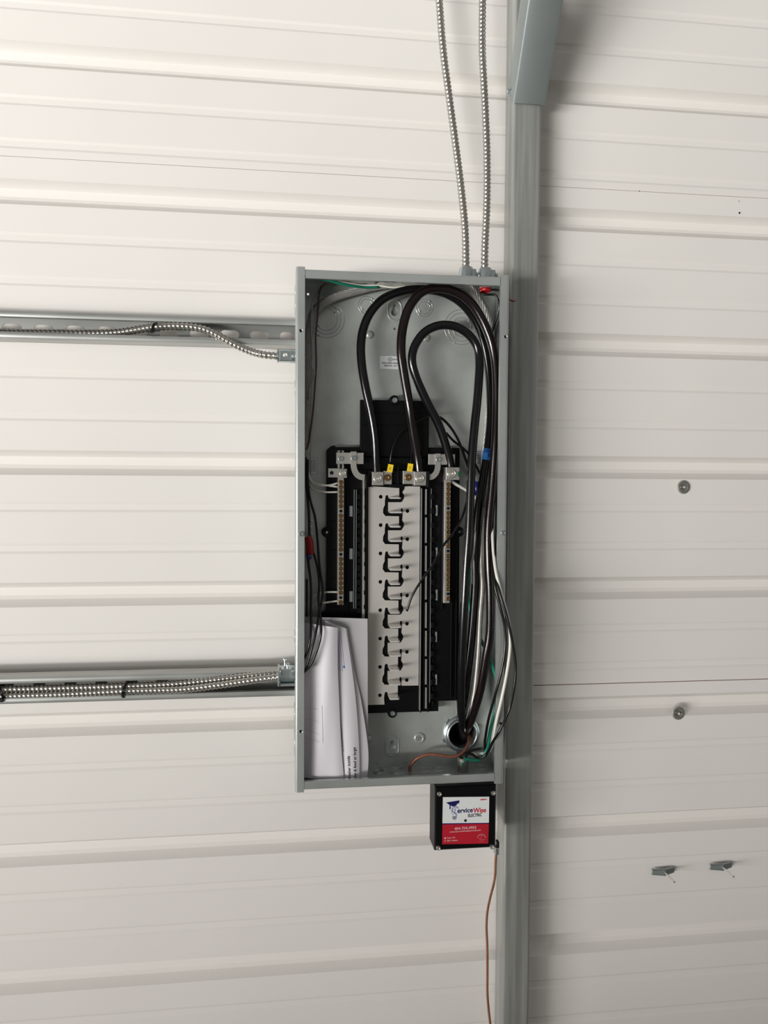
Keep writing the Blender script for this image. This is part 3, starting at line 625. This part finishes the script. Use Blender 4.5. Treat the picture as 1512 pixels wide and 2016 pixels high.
# loose control wires
rw = .0021
wire('thin_wire', [(768, 913, -.104), (771, 890, -.106), (778, 868, -.107), (790, 850, -.107), (806, 840, -.106), (826, 828, -.104), (850, 817, -.106)], .0017, 'wireB', 'thin black wire rising from the left yellow tag')
wire('thin_wire', [(809, 913, -.104), (811, 880, -.1), (810, 850, -.1), (815, 835, -.098)], .0017, 'wireB', 'thin black wire rising from the right yellow tag')
for px, py, lb, a in ((768.2, 922, 'yellow wire tag on the left', 10), (807.3, 920.5, 'yellow wire tag on the right', 8)):
    c = P(px, py, -.112); t = math.radians(a); ux = Vector((math.cos(t), 0, -math.sin(t))); uz = Vector((math.sin(t), 0, math.cos(t)))
    v = [c+ux*(sx_*.0047)+uz*(sz*.0070)+Vector((0, dy, 0)) for dy in (-.0018, .0018) for sx_, sz in ((-1, -1), (1, -1), (1, 1), (-1, 1))]
    o = MB().add(v, [(0, 1, 2, 3), (7, 6, 5, 4), (0, 4, 5, 1), (1, 5, 6, 2), (2, 6, 7, 3), (3, 7, 4, 0)]).build('wire_tag', 'yellow'); tag(o, 'small '+lb+' main lug', 'tag', 'yellow tags at the main lugs')
    mb = MB(); 
    text('C' if a == 8 else 'A', .0062, lambda u, v_, w=0, c=c, ux=ux, uz=uz: c+ux*(u-.0020)+uz*(v_-.0025)+Vector((0, -.0020, 0)), 0, .7, mb=mb); mb.build('tag_mark', 'ink', o)
wire('thin_wire', [(853, 817, -.098), (870, 824, -.100), (886, 840, -.100), (900, 862, -.098), (910, 885, -.092), (917, 905, -.086), (926, 930, -.082), (938, 958, -.080)], .0024, 'wireB', 'black wire arcing from behind the inner cable down right')
wire('thin_wire', [(878, 852, -.094), (893, 868, -.094), (910, 881, -.092), (922, 893, -.086), (936, 915, -.082), (946, 935, -.080)], .0022, 'wireB', 'second black wire crossing behind the inner cable loop')
wire('thin_wire', [(929, 900, -.098), (925, 960, -.110), (917, 995, -.118), (908, 1022, -.125), (890, 1053, -.130), (873, 1074, -.132), (849, 1117, -.132), (829, 1144, -.130), (811, 1174, -.126), (801, 1203, -.122)], .0021, 'wireB', 'thin black wire with loose end hanging over the bus plates')
wire('black_wire', [(606, 905, -.088), (606, 950, -.090), (611, 985, -.092), (620, 1018, -.094), (625, 1062, -.096), (628.5, 1110, -.098), (635, 1157, -.106), (634, 1180, -.118), (628, 1205, -.134), (624, 1235, -.148), (616.5, 1267, -.151), (604, 1312, -.1505), (594, 1330, -.150)], rw, 'wireB', 'longest thin black wire down the left inside of the box')
wire('black_wire', [(609, 1085, -.105), (617, 1089, -.105), (625, 1118, -.105), (628.5, 1150, -.106), (627, 1180, -.122), (631, 1212, -.140), (632.5, 1240, -.153), (628, 1268, -.154), (612, 1309, -.152), (596, 1326, -.150)], rw, 'wireB', 'thin black wire from the red connector crossing its neighbour')
wire('black_wire', [(604, 1085, -.098), (608, 1115, -.098), (612, 1150, -.108), (612, 1200, -.128), (612, 1245, -.148), (606, 1280, -.150), (594, 1306, -.149)], rw, 'wireB', 'shortest thin black wire beside the left flange under green screws')
wire('black_wire', [(604, 1140, -.098), (604, 1200, -.100), (603, 1290, -.102), (602, 1360, -.102)], .0018, 'wireB', 'thin black wire running straight down along the left flange')
wire('black_wire', [(603, 900, -.085), (604, 960, -.088), (608, 1010, -.094), (609, 1060, -.100)], .0022, 'wireB', 'thin black wire running into the top of the red connector')
o = MB().sweep(path([(605, 1057, -.100), (609, 1066, -.102), (610.5, 1080, -.104), (611, 1092, -.104)], .002), .0070, 14, True, lambda L_, a: .0064+.0010*math.sin(L_*90)+.0006*math.sin(a*3)).build('wire_connector', 'red', None, smooth=True)
tag(o, 'red tape covered wire connector beside the left flange', 'wire connector')
wire('brown_wire', [(690, 557, -.10), (655, 557, -.10), (636, 562, -.10), (628, 580, -.1), (627, 604, -.098), (624, 635, -.096), (621.6, 660, -.096), (622, 691, -.096), (622.5, 717, -.096), (620, 760, -.094), (616, 812, -.092), (611, 850, -.09), (608, 870, -.088), (603, 886, -.086)], .0016, 'wireBr', 'brown wire hanging down beside the twisted grey bundle')
wire('grey_wire', [(740, 557, -.096), (690, 555, -.096), (650, 556, -.096), (632, 565, -.096), (620, 585, -.096), (615, 600, -.096), (613, 640, -.098), (615, 690, -.1), (614, 722, -.1), (619, 731, -.1), (617, 745, -.1), (611, 760, -.098), (608, 785, -.095)], .0017, 'wireGy', 'thin grey wire curving tightly in the upper left corner')
wire('green_wire', [(600, 546, -.12), (640, 551, -.12), (672, 559, -.115), (700, 564, -.108), (722, 566, -.1), (745, 565, -.096)], .0024, 'wireG', 'green wire under the top flange at the left')
wire('white_wire', [(640, 549, -.11), (687, 558, -.105), (712, 562, -.1), (742, 562, -.096), (775, 566, -.094), (800, 563, -.09)], .0019, 'wireW', 'white wire beside the green wire under the top flange')
# white wires into the left neutral bar
gp = 'white wires landing on the left neutral bar'
for pl, lb in (([(605, 925, -.086), (613, 946, -.090), (625, 952, -.098), (645, 956, -.104), (665, 958.5, -.104)], 'second white wire from the top on the left neutral bar'),
               ([(606, 935, -.086), (616, 951, -.094), (630, 956, -.100), (650, 955, -.104), (665, 951, -.104)], 'topmost white wire bending up into the left neutral bar'),
               ([(607, 945, -.084), (616, 963, -.092), (639, 968.5, -.100), (652, 969, -.104), (665, 968.6, -.104)], 'third white wire from the top on the left neutral bar'),
               ([(604, 1186, -.080), (614, 1176, -.086), (628, 1169, -.092), (645, 1165.8, -.1), (665, 1165.5, -.104)], 'white wire entering the left neutral bar near its bottom'),
               ([(612, 1212, -.080), (614, 1196, -.084), (621, 1190, -.088), (640, 1186.5, -.098), (665, 1183, -.104)], 'lowest white wire on the left neutral bar')):
    wire('white_wire', pl, .0018, 'wireGy' if 'xx' in lb else 'wireW', lb, 'wire', gp)
wire('white_wire', [(886, 946, -.100), (897, 953, -.098), (908, 959, -.095), (920, 966, -.092), (934, 976, -.088), (942, 988, -.084), (950, 1004, -.080)], .0030, 'wireW', 'white wire leaving the right neutral lug and passing behind cables')
wire('grey_wire', [(936, 1045, -.112), (934.5, 1070, -.112), (931, 1100, -.113), (929, 1126, -.112), (929, 1150, -.110)], .0019, 'strand', 'pale wire beside the inner thick cable at mid height')
# wires from the bottom nipple
wire('black_wire', [(984, 700, -.100), (984, 780, -.100), (983, 880, -.105), (979, 960, -.112), (977, 1040, -.125), (973, 1100, -.148), (974, 1149, -.162), (984, 1191.6, -.167), (992, 1225, -.168), (995, 1260, -.168), (992, 1295, -.168), (984, 1335, -.167), (974, 1372, -.160), (962, 1415, -.140), (955, 1457, -.118), (954, 1473, -.110), (945, 1474, -.106), (924, 1479, -.103), (912, 1488, -.102), (907, 1500, -.102), (907, 1520, -.102)], .0026, 'wireB', 'inner black wire bowing over the lower right flange')
wire('black_wire', [(982, 1000, -.118), (976, 1060, -.128), (974.5, 1120, -.153), (984, 1168, -.168), (998, 1215, -.174), (1009, 1265, -.176), (1015, 1312, -.176), (1012, 1355, -.175), (1003, 1396, -.170), (988, 1430, -.169), (978, 1448, -.164), (969, 1463, -.142), (961, 1479, -.118), (951, 1491, -.112), (940, 1492, -.108), (930, 1485, -.106), (920, 1484, -.106), (914, 1491, -.106), (912, 1502, -.106), (912, 1520, -.106)], .0026, 'wireB', 'outermost black wire bulging past the right edge of the box')
wire('white_wire', [(969, 1030, -.116), (971, 1081, -.140), (976, 1124, -.158), (984.6, 1160, -.164), (996, 1200, -.167), (1003, 1235, -.168), (1004, 1277, -.168), (997, 1329, -.168), (987, 1378, -.167), (977.5, 1418, -.163), (971, 1455, -.136), (963, 1479, -.104), (945, 1484, -.098), (925, 1485, -.096), (916, 1494, -.096), (915, 1520, -.096)], .0029, 'wireW', 'white wire bowing over the lower right flange')
wire('green_wire', [(927, 1118, -.088), (922, 1160, -.088), (925, 1200, -.088), (935, 1235, -.088), (949, 1264, -.092), (966, 1303, -.104), (976.5, 1334, -.118), (979, 1363, -.124), (974.5, 1398, -.126), (967, 1430, -.122), (962, 1457, -.114), (957, 1480, -.108), (947, 1493, -.106), (934, 1497, -.106), (920, 1494, -.108), (914, 1496, -.110), (912, 1504, -.110), (912, 1520, -.108)], .0032, 'wireG', 'green wire running from the bottom nipple up behind the cables')
wire('black_wire', [(944, 577, -.104), (956, 579.5, -.108), (972, 580.5, -.112), (979.5, 587, -.114), (982.5, 602, -.114), (980, 618, -.110), (974.5, 636, -.104), (968, 656, -.098)], .0022, 'wireB', 'thin black wire bent squarely in the upper right corner')
wire('black_wire', [(962, 571, -.110), (975, 570.5, -.112), (984, 573, -.114), (988, 582, -.114), (989, 600, -.112)], .0019, 'wireB', 'thin black wire leaving the red bushing towards the right flange')
wire('black_wire', [(984, 632, -.112), (979, 645, -.110), (976, 662, -.106), (973, 690, -.100)], .0018, 'wireB', 'short thin black wire behind the right flange near the top')
wire('ground_wire', [(808, 1519, -.090), (807, 1511, -.090), (813, 1501, -.092), (823, 1492, -.094), (840, 1486, -.096), (862.5, 1486, -.098), (886.6, 1489.5, -.098), (903, 1486.5, -.096), (915, 1477, -.090), (922, 1463, -.080), (923, 1450, -.060), (921, 1440, -.040)], .0030, 'copperD', 'bare copper wire curving across the bottom inside the box')
wire('red_wire', [(998, 588, -.12), (1005, 591, -.13), (1010, 593, -.135), (1014, 592.5, -.134), (1016, 590, -.130)], .0013, 'redD', 'short curl of dark red wire poking out past the right flange')
bpy.data.objects['red_wire']['label'] = 'short curl of dark red wire poking out past the right flange'

# ------------------------------------------------------------------ surge protector under the box
SF, SBk = -.135, -.086
sp_ = empty('surge_protector', (0, 0, 0), 'black square surge protector with white and red label under the box', 'surge protector')
a, b = P(855.5, 1676, SF), P(975.5, 1676, SF); zt_s = Zc(915, 1551, SF)+.004
mb = MB().box(a.x, b.x, SF+.004, SBk, a.z+.001, min(zt_s, zb_-.001), .0); mb.build('housing', 'plastic', sp_)
mb = MB().box(a.x, b.x, SF, SF+.0045, a.z+.001, min(zt_s, zb_-.001), .0022); mb.build('cover', 'plastic', sp_)
ss = tmpl(screw_mb(.0043, .0030), 'steel')
for px, py in ((865, 1562.4), (970.8, 1560.7), (862.8, 1668.8), (968.4, 1666.7)): place(ss, 'cover_screw', P(px, py, SF), sp_)
def Lz(zx, zy, d=0.): return P(860+zx/13.745, 1560+zy/13.745, SF-.0003-d)
th = Vector((0, .0004, 0))
def slab(q, name, m, par, d): 
    v = [Lz(*p, d) for p in q]; n_ = len(v); v += [p+th for p in v]
    return MB().add(v, [list(range(n_))[::-1], list(range(n_, 2*n_))]+[(i, (i+1) % n_, n_+(i+1) % n_, n_+i) for i in range(n_)]).build(name, m, par)
lab = slab([(165, 130), (1418, 118), (1408, 828), (152, 848)], 'label_upper', 'labelW', sp_, .0002)
labr = slab([(152, 848), (1408, 828), (1390, 1385), (145, 1405)], 'label_lower', 'labelR', sp_, .0002)
slab([(152, 840), (1408, 824), (1407, 848), (151, 868)], 'navy_line', 'navy', lab, .0004)
U = .0907e-3*1.342/1.38*F/F     # metres per label zoom pixel
U = (Lz(1000, 700)-Lz(0, 700)).length/1000
def lt(s_, zx, zy, hgt, m, par, bold=0., sx_=1., sh=0., nm='printed_text', target=None, d=.0005):
    o = Lz(zx, zy, d); sl_ = .012
    w = None
    if target:
        t = text(s_, hgt*U/.7, lambda u, v, w=0: Vector((u, 0, v)), bold*U); xs_ = [q.x for q in t.v]; sx_ = target*U/(max(xs_)-min(xs_))
    fn = lambda u, v, w=0: o+Vector((u, 0, v+u*sl_))
    return text(s_, hgt*U/.7, fn, bold*U, sx_, 'LEFT', sh).build(nm, m, par)
lt('ervice', 548, 560, 128, 'navy', lab, 4.2, .8, 0, target=425); lt('Wise', 988, 556, 130, 'redP', lab, 4.2, .8, 0, target=350)
lt('ELECTRIC', 842, 668, 82, 'ink', lab, 3.0, .8, 0, target=372); lt('50000912', 1178, 216, 34, 'redP', lab, 2, 1, 0, target=180)
slab([(250, 275), (610, 218), (602, 290), (535, 322), (535, 352), (470, 383), (400, 372), (372, 345), (372, 420), (362, 462), (340, 452), (348, 345)], 'graduation_cap', 'navy', lab, .0006)
def strokes(pl, r, m, par, nm, d=.0006): 
    q = spline([Lz(*p, d) for p in pl], .0006); mb = MB().sweep(q, r*U, 5); 
    for v in mb.v: v.y = SF-.0003-d+(v.y-(SF-.0003-d))*.25
    return mb.build(nm, m, par)
strokes([(560, 430), (545, 400), (500, 393), (445, 420), (415, 480), (440, 530), (500, 560), (530, 600), (520, 650), (480, 660)], 9, 'lilac', lab, 'letter_swirl')
strokes([(530, 430), (490, 440), (470, 480), (500, 470), (485, 530), (470, 560), (500, 600)], 6, 'lilac', lab, 'letter_swirl')
strokes([(590, 470), (580, 420), (520, 390), (440, 390), (410, 440), (395, 500), (415, 570), (440, 620)], 5, 'greyP', lab, 'bulb_outline')
slab([(418, 640), (535, 635), (530, 710), (505, 745), (460, 755), (425, 720)], 'bulb_base', 'greyP', lab, .0005)
for q in (668, 690, 712): strokes([(420, q), (530, q-4)], 4, 'ink', lab, 'bulb_thread')
slab([(775+36*math.cos(t), 765+36*math.sin(t)) for t in [2*math.pi*k/20 for k in range(20)]], 'indicator_window', 'dark', lab, .0006)
lt('404-704-4903', 475, 1018, 72, 'pink', labr, .8, .8, 0, target=590)
lt('www.ServiceWiseElectrical.com', 345, 1092, 46, 'pink', labr, .3, .8, 0, target=845)
lt('Green = OK', 275, 1252, 38, 'pink', labr, .6, 1, 0, target=220); lt('RED = Replace', 275, 1330, 38, 'pink', labr, .6, 1, 0, target=285)
for zx, zy, mm in ((225, 1240, 'pink'), (225, 1316, 'pinkD')): slab([(zx+22*math.cos(t), zy+22*math.sin(t)) for t in [2*math.pi*k/16 for k in range(16)]], 'round_mark', mm, labr, .0005)
for r_, w_ in ((118, 7), (100, 4)): strokes([(1210+r_*math.cos(t), 1245-r_*math.sin(t)) for t in [math.radians(12+156*k/14) for k in range(15)]], w_, 'pinkD', labr, 'seal_arc')
for zx, zy, w_ in ((1210, 1175, 30), (1140, 1250, 16), (1195, 1240, 18), (1180, 1280, 14), (1240, 1285, 16), (1285, 1275, 14), (1175, 1325, 14), (1235, 1330, 14)): strokes([(zx-w_, zy), (zx, zy-8), (zx+w_, zy+4)], 7, 'pinkD', labr, 'seal_detail')
c = P(911, 1518, -.103); mb = MB(); rr_ = .0098
mb.sweep([Vector((c.x, -.103, zz)) for zz in [zb_-.002+k*.0007 for k in range(47)]], rr_, 18, False, lambda L_, a: rr_*(1+.035*math.sin(2*math.pi*L_/.0018-a)))
ztn = zb_-.002+46*.0007; mb.lathe((c.x, -.103, ztn), [(rr_, 0), (rr_*.93, .0008), (rr_*.78, .0006), (rr_*.78, -.02)], 18, 'z')
mb.build('threaded_nipple', 'zincpipe', sp_, smooth=True)
# ground wire and its clamp beside the surge protector
cl = empty('ground_clamp', (0, 0, 0), 'small zinc ground clamp at the lower right of the black surge protector', 'clamp')
g0 = P(977, 1676, -.115); MB().box(g0.x-.0035, g0.x+.0035, -.122, -.108, g0.z-.004, g0.z+.009, .001).build('clamp_body', 'zinc', cl); MB().box(g0.x+.001, g0.x+.005, -.118, -.106, g0.z+.006, g0.z+.018, .001).build('clamp_ear', 'plastic', cl)
wire('ground_wire', [(977, 1676, -.115), (975.5, 1700, -.112), (974.8, 1722, -.110), (971.5, 1742, -.105), (965, 1767, -.095), (959.5, 1795, -.088), (957.7, 1825, -.085), (959.2, 1863, -.085), (959.5, 1913, -.085), (959.5, 1955, -.085), (962.5, 1993, -.085), (967, 2030, -.085), (972, 2075, -.085), (972, 2200, -.080)], .0024, 'copper', 'bare copper ground wire hanging down beside the post', 'wire')

# ------------------------------------------------------------------ folded papers standing in the box
def sheet(left, right, bulge, Yb, name, m, label, cat='paper', nu=18, nv=40, tw=0.):
    """left / right: pixel polylines over v in 0..1; returns the surface function"""
    def ev(pl, v):
        x = v*(len(pl)-1); i = min(len(pl)-2, int(x)); t = x-i
        i0, i3 = max(0, i-1), min(len(pl)-1, i+2)
        return tuple(.5*((2*pl[i][k])+(pl[i+1][k]-pl[i0][k])*t+(2*pl[i0][k]-5*pl[i][k]+4*pl[i+1][k]-pl[i3][k])*t*t+(3*pl[i][k]-pl[i0][k]-3*pl[i+1][k]+pl[i3][k])*t**3) for k in (0, 1))
    def S(u, v, d=0.):
        a, b = ev(left, v), ev(right, v)
        x = a[0]+(b[0]-a[0])*u; y = a[1]+(b[1]-a[1])*u
        Y = Yb-bulge(u, v)-d
        return P(x, y, Y)
    vv = [S(i/nu, j/nv) for j in range(nv+1) for i in range(nu+1)]; n_ = nu+1
    f = [(j*n_+i, (j+1)*n_+i, (j+1)*n_+i+1, j*n_+i+1) for j in range(nv) for i in range(nu)]
    back_ = [p+Vector((0, .0004, 0)) for p in vv]; off = len(vv)
    f += [tuple(k+off for k in reversed(q)) for q in f]
    o = mesh_obj(name, vv+back_, f, m, None, True); tag(o, label, cat, 'folded papers in the box'); return o, S
g_ = lambda u, c, w: math.exp(-((u-c)/w)**2)
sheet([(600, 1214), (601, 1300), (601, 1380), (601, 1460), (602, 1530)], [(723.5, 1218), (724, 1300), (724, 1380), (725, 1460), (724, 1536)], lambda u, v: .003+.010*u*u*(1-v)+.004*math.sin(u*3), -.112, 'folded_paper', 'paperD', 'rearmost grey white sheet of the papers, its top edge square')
sheet([(640, 1232), (640, 1300), (645, 1380), (650, 1460), (655, 1532)], [(684, 1238), (696, 1310), (712, 1385), (725, 1478), (722.5, 1537)], lambda u, v: .004+.010*math.sin(min(1, u)*2.6)*(.4+.6*v), -.118, 'folded_paper', 'paper', 'narrow folded sheet second from the right among the papers')
s2o, S2 = sheet([(640, 1222), (640, 1300), (645, 1380), (655, 1460), (662, 1536)], [(681, 1237), (692, 1310), (701, 1385), (707, 1470), (708, 1538)], lambda u, v: .004+.012*math.sin(u*2.5)*(.5+.5*v), -.124, 'folded_paper', 'paper', 'folded sheet with handwriting near its lower end')
s1o, S1 = sheet([(599, 1226), (599, 1300), (599, 1380), (599, 1450), (599, 1531)], [(665, 1236), (665, 1310), (668, 1385), (672, 1470), (678, 1539)], lambda u, v: .016*math.sin(min(1, u*1.0)**1.3*2.35)*(1-.35*v)+.003*math.sin(9*u+5*v)*(1-u), -.132, 'folded_paper', 'paper', 'front folded sheet curling forward over the others')
def on(S, u0, v0, du, dv_, rot=True, d=.0006):
    # text running up the page: text x -> -v, text y -> -u
    return lambda x, y, w=0: S(u0-y*du, v0-x*dv_, d)
k_v = 1/.29; k_u = 1/.045
text('Breaker inside', .0078, on(S2, .62, .975, k_u, k_v), .0001, 1.0).build('handwriting', 'ink', s2o)
text('meter & feed at large', .0076, on(S2, .86, .985, k_u*.9, k_v), .0001, 1.0).build('handwriting', 'ink', s2o)
text('this document should be kept with the equipment for the service record of this panel', .0034, on(S2, .40, .80, k_u, k_v), .00008, 1.25).build('printed_text', 'inkL', s2o)
mb = MB()
for u_, v0_, v1_ in ((.12, .05, .30), (.2, .05, .30), (.28, .05, .30), (.36, .05, .28)):
    for k in range(12):
        va, vb = v0_+(v1_-v0_)*k/12, v0_+(v1_-v0_)*(k+1)/12; mb.add([S2(.35+u_, va, .0004), S2(.36+u_, va, .0004), S2(.36+u_, vb, .0004), S2(.35+u_, vb, .0004)], [(0, 1, 2, 3)])
mb.build('printed_text', 'lilac', s2o)
MB().add([S2(.7+.035*math.cos(t), .27+.008*math.sin(t), .0006) for t in [k*math.pi/5 for k in range(10)]], [list(range(10))]).build('blue_dot', 'blue', s2o)
mb = MB()
for v_ in (.54, .62, .70, .75):
    for k in range(8): mb.add([S1(k/20, v_+.0025*k*.4, .0005), S1((k+1)/20, v_+.0025*(k+1)*.4, .0005), S1((k+1)/20, v_+.0012+.0025*(k+1)*.4, .0005), S1(k/20, v_+.0012+.0025*k*.4, .0005)], [(0, 1, 2, 3)])
for k in range(20): mb.add([S1(.50, .52+k*.012, .0005), S1(.507, .52+k*.012, .0005), S1(.507, .532+k*.012, .0005), S1(.50, .532+k*.012, .0005)], [(0, 1, 2, 3)])
mb.build('printed_lines', 'inkL', s1o)

# ------------------------------------------------------------------ small things on the wall right of the post
def washer(px, py, label, g=True):
    c = P(px, py, -.003); r = empty('washer_screw', c, label, 'screw', 'screws with washers through the right wall')
    MB().lathe((c.x, 0.0, c.z), [(.0142, -.002), (.0142, .0012), (.0128, .0022), (.0126, .0024)], 28).build('sealing_rim', 'labelG', r, smooth=True)
    MB().lathe((c.x, -.001, c.z), [(.0126, .0), (.0124, .0024), (.0110, .0030), (.0060, .0024), (.0055, .0010), (0, .001)], 28).build('washer', 'washer', r, smooth=True)
    MB().lathe((c.x, -.001, c.z), [(.0040, 0), (.0038, .003), (.0022, .0065), (.0012, .0075), (0, .0075)], 14).build('screw_tip', 'steel', r, auto=True)
washer(1346.3, 959, 'screw in a dark round washer right of the post, upper one'); washer(1336, 1404.5, 'screw in a grey round washer right of the post, lower one')
def toggle(px, py, ex, ey, label):
    c = P(px, py, -.010); e = P(ex, ey, -.050); r = empty('toggle_bolt', c, label, 'toggle bolt', 'toggle bolts low on the right wall')
    MB().cyl((c.x, .002, c.z), (c.x+.002, -.050, c.z-.001), .0019, 10).build('bolt', 'steel', r, auto=True)
    for s_ in (-1, 1):
        x0, x1 = (c.x-.025, c.x+.001) if s_ < 0 else (c.x-.001, c.x+.025)
        yt = -.013 if s_ < 0 else -.006
        q = [(x0, -.0155 if s_ > 0 else -.011), (x1, -.0155 if s_ < 0 else -.006)]
        (xa, ya), (xb, yb2) = q; hh = .0062; v = []
        for x_, y_, h_ in ((xa, ya, hh*(.8 if s_ < 0 else 1)), (xb, yb2, hh*(1 if s_ < 0 else .8))):
            v += [(x_, y_, c.z+h_), (x_, y_, c.z-h_), (x_, y_+.0012, c.z+h_), (x_, y_+.0012, c.z-h_)]
        mb = MB().add(v, [(0, 1, 5, 4), (2, 6, 7, 3), (0, 2, 3, 1), (4, 5, 7, 6), (0, 4, 6, 2), (1, 3, 7, 5)])
        for sg in (1, -1):
            v2 = [(xa, ya, c.z+sg*hh*(.8 if s_ < 0 else 1)), (xb, yb2, c.z+sg*hh*(1 if s_ < 0 else .8)), (xb, yb2+.006, c.z+sg*hh), (xa, ya+.006, c.z+sg*hh*.9)]
            mb.add(v2+[(p[0], p[1], p[2]-sg*.001) for p in v2], [(0, 1, 2, 3), (7, 6, 5, 4), (0, 4, 5, 1), (1, 5, 6, 2), (2, 6, 7, 3), (3, 7, 4, 0)])
        mb.build('toggle_wing', 'brace', r)
    MB().cyl((c.x, -.006, c.z), (c.x, -.017, c.z), .0036, 6).build('nut', 'zinc', r)
toggle(1307, 1716, 1331, 1740, 'spring toggle bolt on the lower right wall, nearer the post')
toggle(1421, 1706, 1452, 1730, 'spring toggle bolt on the lower right wall, farther from the post')
for px, py, r in ((1456, 419, .0019), (1455, 396, .0008), (1259, 376, .0008)):
    c = P(px, py, -.0005); o = MB().cyl((c.x, .001, c.z), (c.x, -.0006, c.z), r, 12).build('drill_hole', 'dark', wall)
